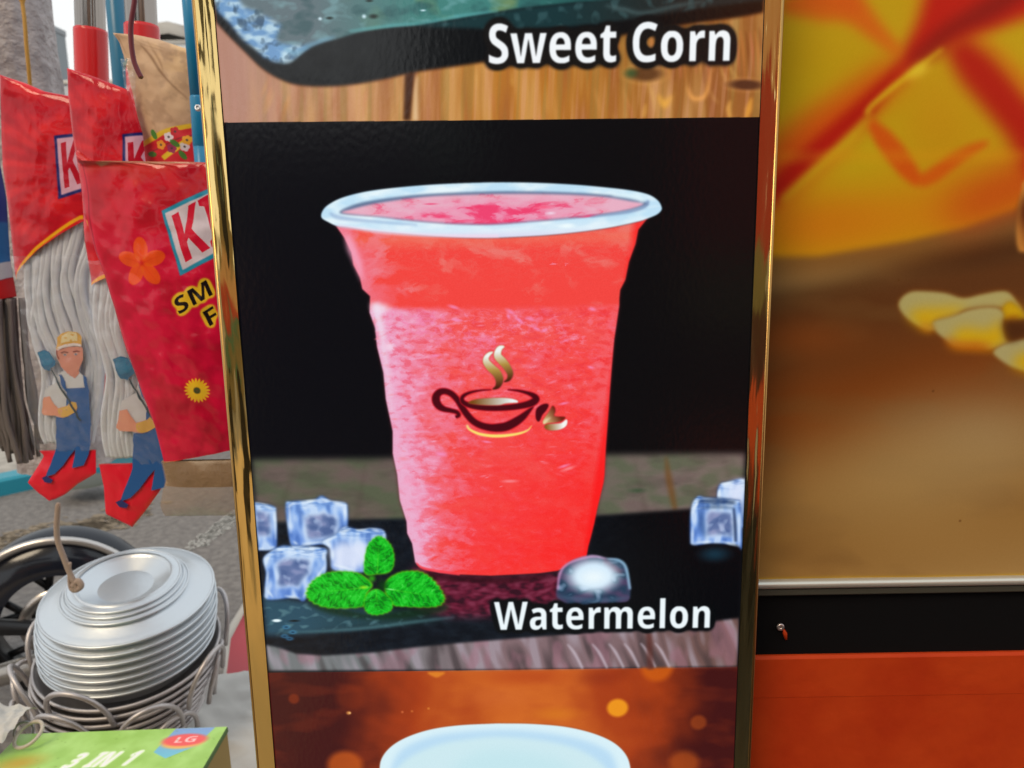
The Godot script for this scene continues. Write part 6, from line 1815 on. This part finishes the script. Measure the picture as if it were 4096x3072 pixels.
# ---------------------------------------------------------------- pans, sheet and the green box in front
func build_goods() -> void:
	var table_y: float = Vector3(-0.6931, 0.5153, -1.2700).y
	# low table under a crumpled plastic sheet
	var table := thing("goods_table", "low table hidden under the crumpled white plastic sheet", "table", Vector3(-0.46, 0, -1.1))
	obj("table_top", box(Vector3(0.80, 0.03, 0.76), 0.004), mat(Color(0.3, 0.22, 0.14)), table, Vector3(0, table_y - 0.035, 0))
	for x in [-0.36, 0.36]:
		for zz in [-0.34, 0.34]:
			obj("leg", box(Vector3(0.04, table_y - 0.05, 0.04), 0.003), mat(Color(0.3, 0.22, 0.14)), table, Vector3(x, (table_y - 0.05) * 0.5, zz))
	var s := st()
	var n := noise(81, 4.2, 4)
	var fold := noise(82, 9.0, 3)
	fold.fractal_type = FastNoiseLite.FRACTAL_RIDGED
	var lift := func(x: float, zz: float) -> float:
		var y := 0.026 * n.get_noise_2d(x * 0.7, zz * 0.7) + 0.007 * fold.get_noise_2d(x * 0.8, zz)
		var drop := maxf(0.0, maxf(absf(x) - 0.40, absf(zz) - 0.38))
		return y + 0.004 - drop * 2.6
	for i in 90:
		for k in 80:
			var q: Array[Vector3] = []
			for d in [[0, 0], [1, 0], [1, 1], [0, 1]]:
				var x: float = -0.49 + 0.98 * (i + d[0]) / 90.0
				var zz: float = -0.47 + 0.94 * (k + d[1]) / 80.0
				q.append(Vector3(x, lift.call(x, zz), zz))
			quad(s, q[0], q[1], q[2], q[3])
	var plastic := mat(Color(0.46, 0.44, 0.41), 0.42)
	var sheet := obj("plastic_sheet", done(s), plastic, self, Vector3(-0.46, table_y, -1.1))
	tag(sheet, "crumpled white plastic sheet spread under the pans", "plastic sheet")
	# a fold of the same kind of sheet, left of the green box
	var bag := st()
	for i in 40:
		for k in 40:
			var q: Array[Vector3] = []
			for d in [[0, 0], [1, 0], [1, 1], [0, 1]]:
				var u: float = (i + d[0]) / 40.0
				var v: float = (k + d[1]) / 40.0
				var a: Vector3 = (Vector3(-0.8236, 0.7584, -1.0200)).lerp(Vector3(-0.6967, 0.7478, -1.0200), u)
				var b: Vector3 = (Vector3(-0.7560, 0.7324, -0.9200)).lerp(Vector3(-0.6980, 0.7428, -0.9400), u)
				q.append(a.lerp(b, v) + Vector3(0, 0.012 * sin(PI * v) + 0.012 * n.get_noise_2d(u * 0.5, v * 0.3), 0.0))
			quad(bag, q[0], q[1], q[2], q[3])
	var flap := obj("cloth_sack", done(bag), mat(Color(0.52, 0.50, 0.46), 0.7))
	tag(flap, "pale cloth sack lying left of the green box", "sack")
	build_pans()
	build_green_box()


func build_pans() -> void:
	var foot := Vector3(-0.6922, 0.5246, -1.2700)
	var crown := Vector3(-0.6845, 0.8301, -1.2700)
	var metal := mat(Color(0.62, 0.66, 0.70), 0.34, 0.8)
	metal.heightmap_enabled = true
	metal.heightmap_texture = height_map(93, 0.02, 5)
	metal.heightmap_scale = 0.02
	metal.uv1_triplanar = true
	metal.uv1_scale = Vector3.ONE * 5.0
	var dull := mat(Color(0.50, 0.47, 0.47), 0.45, 0.7)
	var roll := Basis(Vector3.BACK, -0.05) * Basis(Vector3.RIGHT, 0.20)
	# lids, top first: [zoomed centre x, y, half width]
	var lids := [
		[768.0, 508.0, 320.0, "topmost aluminium lid, dished like a funnel, with string tied at its rim"],
		[772.0, 528.0, 338.0, "second aluminium lid from the top, just under the dished one"],
		[776.0, 548.0, 362.0, "third aluminium lid from the top, its rim a little wider"],
		[797.0, 590.0, 494.0, "first broad aluminium lid below the small dished lids"],
		[799.5, 636.0, 503.0, "second broad aluminium lid from the top of the stack"],
		[802.0, 682.0, 510.0, "third broad aluminium lid from the top of the stack"],
		[804.5, 728.0, 512.0, "fourth broad aluminium lid from the top, halfway down the lids"],
		[807.0, 774.0, 510.0, "fifth broad aluminium lid from the top of the stack"],
		[809.5, 820.0, 506.0, "sixth broad aluminium lid from the top of the stack"],
		[812.0, 866.0, 500.0, "seventh broad aluminium lid from the top, resting on the handled pans"],
	]
	for i in lids.size():
		var q: Array = lids[i]
		var c := place_r(q[0], q[1])
		var r := (place_r(q[0] + q[2], q[1]) - c).length()
		var o := thing("aluminium_lid", q[3], "lid", c, "aluminium lids stacked on the pans")
		o.basis = roll * Basis(Vector3.UP, i * 1.3)
		var p: PackedVector2Array
		if i == 0:
			p = pv([0, -0.030, 0.004, -0.031, 0.0042, -0.029, r * 0.16, -0.027, r * 0.17, -0.0275, r * 0.18, -0.0270, r * 0.78, -0.0035, r * 0.80, -0.002, r * 0.82, 0.0005, r * 0.86, 0.001, r * 0.97, 0.0, r, -0.002, r * 0.99, -0.005, r * 0.9, -0.006, r * 0.86, -0.016])
		elif i < 3:
			p = pv([r * 0.80, 0.010, r * 0.86, 0.002, r * 0.97, 0.0, r, -0.002, r * 0.99, -0.005, r * 0.88, -0.007, r * 0.85, -0.018])
		else:
			p = pv([0, 0.010, r * 0.62, 0.010, r * 0.68, 0.008, r * 0.70, 0.004, r * 0.86, 0.002, r * 0.88, -0.001, r * 0.985, 0.0, r, -0.003, r * 0.985, -0.006, r * 0.93, -0.007, r * 0.90, -0.026, r * 0.86, -0.032])
		obj("plate", lathe(p, 72), metal, o)
		obj("rolled_rim", ring(r * 0.992, 0.0026, 72), metal, o, Vector3(0, -0.002, 0))
		if i == 0:
			obj("rivet", lathe(pv([0, 0.002, 0.004, 0.0015, 0.006, 0]), 12), dull, o, Vector3(0, -0.0275, 0))
	# pans with wire handles: [zoomed centre x, y, half width, turns of the two handles]
	var order := ["topmost", "second", "third", "fourth", "fifth", "sixth", "seventh", "eighth", "lowest"]
	var pans := []
	for i in 9:
		pans.append([815.0 - 4.0 * i, 925.0 + 44.0 * i, 536.0 + 12.0 * sin(i * 0.6) - 3.0 * i])
	var turns := [94.0, 140.0, 12.0, 100.0, 52.0, 168.0, 84.0, 146.0, 34.0]
	for i in pans.size():
		var q: Array = pans[i]
		var c := place_r(q[0], q[1])
		var r := (place_r(q[0] + q[2], q[1]) - c).length()
		var o := thing("wire_handled_pan", order[i] + " pan with wire loop handles, stacked under the aluminium lids", "pan", c, "pans with wire handles in one stack")
		o.basis = roll
		obj("bowl", lathe(pv([0, -0.055, r * 0.5, -0.052, r * 0.80, -0.036, r * 0.93, -0.010, r * 0.965, 0.0, r, 0.001, r * 0.995, -0.002, r * 0.95, -0.012, r * 0.82, -0.040, r * 0.5, -0.056, 0, -0.059]), 64), dull, o)
		obj("rolled_rim", ring(r * 0.985, 0.003, 64), dull, o, Vector3(0, 0.0, 0))
		for side in [0.0, PI]:
			var a: float = deg_to_rad(turns[i]) + side
			var line := PackedVector3Array()
			for k in 17:
				var t := PI * k / 16.0
				var spread := cos(t) * 0.052
				var high := sin(t)
				var dir := Vector3(cos(a), 0, sin(a))
				var tan_ := Vector3(-sin(a), 0, cos(a))
				line.append(dir * (r * 0.985 + 0.022 * high) + tan_ * spread + Vector3(0, -0.024 + 0.080 * pow(high, 0.8), 0))
			obj("handle", tube(line, [0.0044], 10), dull, o)
	# string tied to the top lid
	var tie := thing("jute_string", "jute string rising from the rim of the topmost lid", "string", Vector3(-0.7413, 0.8420, -1.2200))
	var line := PackedVector3Array()
	for p in [Vector3(-0.7412, 0.9955, -1.2000), Vector3(-0.7462, 0.9700, -1.2000), Vector3(-0.7498, 0.9473, -1.2000), Vector3(-0.7496, 0.9272, -1.2000), Vector3(-0.7437, 0.9011, -1.2000), Vector3(-0.7373, 0.8748, -1.2000), Vector3(-0.7312, 0.8571, -1.2000), Vector3(-0.7289, 0.8482, -1.2000)]:
		line.append(p - tie.position)
	var jute := mat(Color(0.36, 0.27, 0.22), 0.95)
	obj("strand", tube(curve(line), [0.0028, 0.0034, 0.0045], 8), jute, tie)
	obj("knot", tube(curve(PackedVector3Array([Vector3(-0.7346, 0.8513, -1.2000) - tie.position, Vector3(-0.7254, 0.8599, -1.2000) - tie.position, Vector3(-0.7209, 0.8510, -1.2000) - tie.position, Vector3(-0.7314, 0.8439, -1.2000) - tie.position, Vector3(-0.7377, 0.8484, -1.2000) - tie.position])), [0.005], 8), jute, tie)
	obj("loose_end", tube(curve(PackedVector3Array([Vector3(-0.7352, 0.8922, -1.2000) - tie.position, Vector3(-0.7393, 0.8631, -1.2000) - tie.position, Vector3(-0.7393, 0.8469, -1.2000) - tie.position])), [0.003], 8), jute, tie)


func place_r(x: float, y: float) -> Vector3:   # a place on the upright plane through the stack
	return Vector3(-0.8823, 0.9914, -1.2700) + (Vector3(-0.5980, 0.9865, -1.2700) - Vector3(-0.8823, 0.9914, -1.2700)) * x / 1000.0 + (Vector3(-0.9244, 0.6824, -1.2700) - Vector3(-0.8823, 0.9914, -1.2700)) * y / 1000.0


func build_green_box() -> void:
	var bl := Vector3(-0.7134, 0.7168, -1.0000)
	var br := Vector3(-0.4155, 0.7231, -1.0000)
	var y: float = (bl.y + br.y) * 0.5
	var wide := br.x - bl.x
	var deep := 0.30
	var o := thing("green_box", "light green carton lettered 3 IN 1 in front of the pans", "box", Vector3((bl.x + br.x) * 0.5, y - 0.075, -1.0 + deep * 0.5))
	o.rotation.z = (br.y - bl.y) / wide
	var c := Canvas.new(wide * 1000.0, deep * 1000.0, 2.0, c8(140, 190, 70))
	var n := noise(90, 0.02, 3)
	c.fill(pv([-5, -5, 600, -5, 600, 600, -5, 600]), func(x: float, yy: float) -> Color:
		return c8(146, 188, 88).lerp(c8(164, 204, 112), clampf(n.get_noise_2d(x, yy) + 0.5, 0.0, 1.0)), 0.0)
	var px := wide * 1000.0 / 1665.0      # zoomed pixels along the back edge to millimetres
	var base := wide * 1000.0
	# blue shield with a red and orange oval
	c.poly(pv([base * 0.755, -1, base * 0.945, -1, base * 0.905, 42, base * 0.80, 66, base * 0.725, 52]), c8(122, 150, 200), 1.4, 1.0, c8(110, 182, 206), Vector2(0, 0), Vector2(0, 60))
	c.spot(Vector2(base * 0.832, 33), 74.0, 34.0, c8(226, 170, 90), 1.0, 0.0, 0.7)
	c.spot(Vector2(base * 0.835, 27), 78.0, 34.0, c8(226, 84, 84), 1.0, 0.0, 0.7)
	c.text("LG", bold(), Vector2(base * 0.79, 33), Vector2(base * 0.885, 32), Vector2(base * 0.795, 20), c8(240, 190, 190), 0.0, c8(0, 0, 0), 1.2)
	c.text("3  IN  1", bold(), Vector2(base * 0.345, 79), Vector2(base * 0.635, 77), Vector2(base * 0.385, 49), c8(236, 246, 230), 2.2, c8(206, 226, 178), 0.8)
	c.spot(Vector2(base * 0.13, 66), 110.0, 56.0, c8(190, 150, 60), 0.8, -0.2)
	var rng := RandomNumberGenerator.new()
	rng.seed = 6
	for i in 26:
		c.spot(Vector2(rng.randf_range(60.0, base), rng.randf_range(4.0, 90.0)), rng.randf_range(3.0, 8.0), rng.randf_range(2.0, 5.0), c8(96, 140, 44), 0.45)
	var face := printed(c, 0.35, 1.15)
	var top := PlaneMesh.new()
	top.size = Vector2(wide, deep)
	obj("printed_top", top, face, o, Vector3(0, 0.0753, 0))
	obj("carton", box(Vector3(wide, 0.15, deep), 0.0015), mat(Color(0.30, 0.19, 0.03), 0.5), o)
	obj("green_edge", box(Vector3(0.003, 0.008, deep), 0.001), mat(Color(0.05, 0.12, 0.01), 0.5), o, Vector3(wide * 0.5, 0.0712, 0))
	var under := thing("carton_below", "plain brown carton under the green one", "box", Vector3(o.position.x, 0, o.position.z))
	var h := o.position.y - 0.08
	obj("carton", box(Vector3(wide * 0.96, h - Vector3(-0.6931, 0.5153, -1.2700).y, deep * 0.96), 0.002), mat(Color(0.3, 0.2, 0.1), 0.7), under, Vector3(0, (h + Vector3(-0.6931, 0.5153, -1.2700).y) * 0.5 , 0))
	# rings lying over its corner
	var cream := mat(Color(0.50, 0.44, 0.36), 0.5)
	var a := Vector3(-0.6855, 0.7293, -0.9750)
	var rr := a.distance_to(Vector3(-0.6659, 0.7289, -0.9750))
	var g := obj("cream_ring", ring(rr, rr * 0.13, 40), cream, self, a + Vector3(0, 0.004, 0), Basis(Vector3.RIGHT, 0.42) * Basis(Vector3.BACK, 0.25))
	tag(g, "cream ring lying on the corner of the green box", "ring")
	var b := Vector3(-0.7093, 0.7221, -1.0000)
	var g2 := obj("wire_loop", ring(rr * 0.62, rr * 0.10, 40), mat(Color(0.3, 0.3, 0.3), 0.3, 0.8), self, b, Basis(Vector3.RIGHT, 1.1) * Basis(Vector3.BACK, -0.5))
	tag(g2, "grey wire loop behind the cream ring", "ring")


func build_light() -> void:
	var cam := Camera3D.new()
	cam.name = "camera"
	cam.transform = Transform3D(Basis(Vector3(0.99986, -0.01631, 0.00299), Vector3(0.01658, 0.98344, -0.18049), Vector3(-0.00000, 0.18052, 0.98357)), Vector3(0, 1.4, 0))
	cam.fov = 52.992
	cam.near = 0.02
	cam.far = 400.0
	var lens := CameraAttributesPhysical.new()
	lens.frustum_focal_length = 24.074
	lens.frustum_focus_distance = 0.63
	lens.exposure_aperture = 9.5
	lens.frustum_near = 0.02
	lens.frustum_far = 400.0
	cam.attributes = lens
	add_child(cam)
	var sun := DirectionalLight3D.new()
	sun.name = "sun"
	sun.light_energy = 0.52
	sun.light_angular_distance = 24.0
	sun.light_color = Color(1.0, 0.92, 0.80)
	sun.shadow_enabled = true
	sun.rotation_degrees = Vector3(-46, -28, 0)
	add_child(sun)
	var sky := ProceduralSkyMaterial.new()
	sky.sky_top_color = Color(0.95, 0.98, 1.0)
	sky.sky_horizon_color = Color(1.0, 0.99, 0.97)
	sky.sky_curve = 0.25
	sky.ground_bottom_color = Color(0.5, 0.48, 0.46)
	sky.ground_horizon_color = Color(0.62, 0.6, 0.58)
	sky.sun_angle_max = 1.0
	sky.sky_energy_multiplier = 1.02
	sky.ground_energy_multiplier = 0.3
	var e := Environment.new()
	e.background_mode = Environment.BG_SKY
	e.sky = Sky.new()
	e.sky.sky_material = sky
	e.tonemap_mode = Environment.TONE_MAPPER_LINEAR
	e.tonemap_exposure = 1.0
	e.sdfgi_enabled = true
	e.ssao_enabled = true
	e.ssil_enabled = true
	var we := WorldEnvironment.new()
	we.name = "environment"
	we.environment = e
	add_child(we)


func _ready() -> void:
	build_light()
	build_setting()
	build_menu_board()
	build_wall()
	build_packets()
	build_poles()
	build_street()
	build_goods()
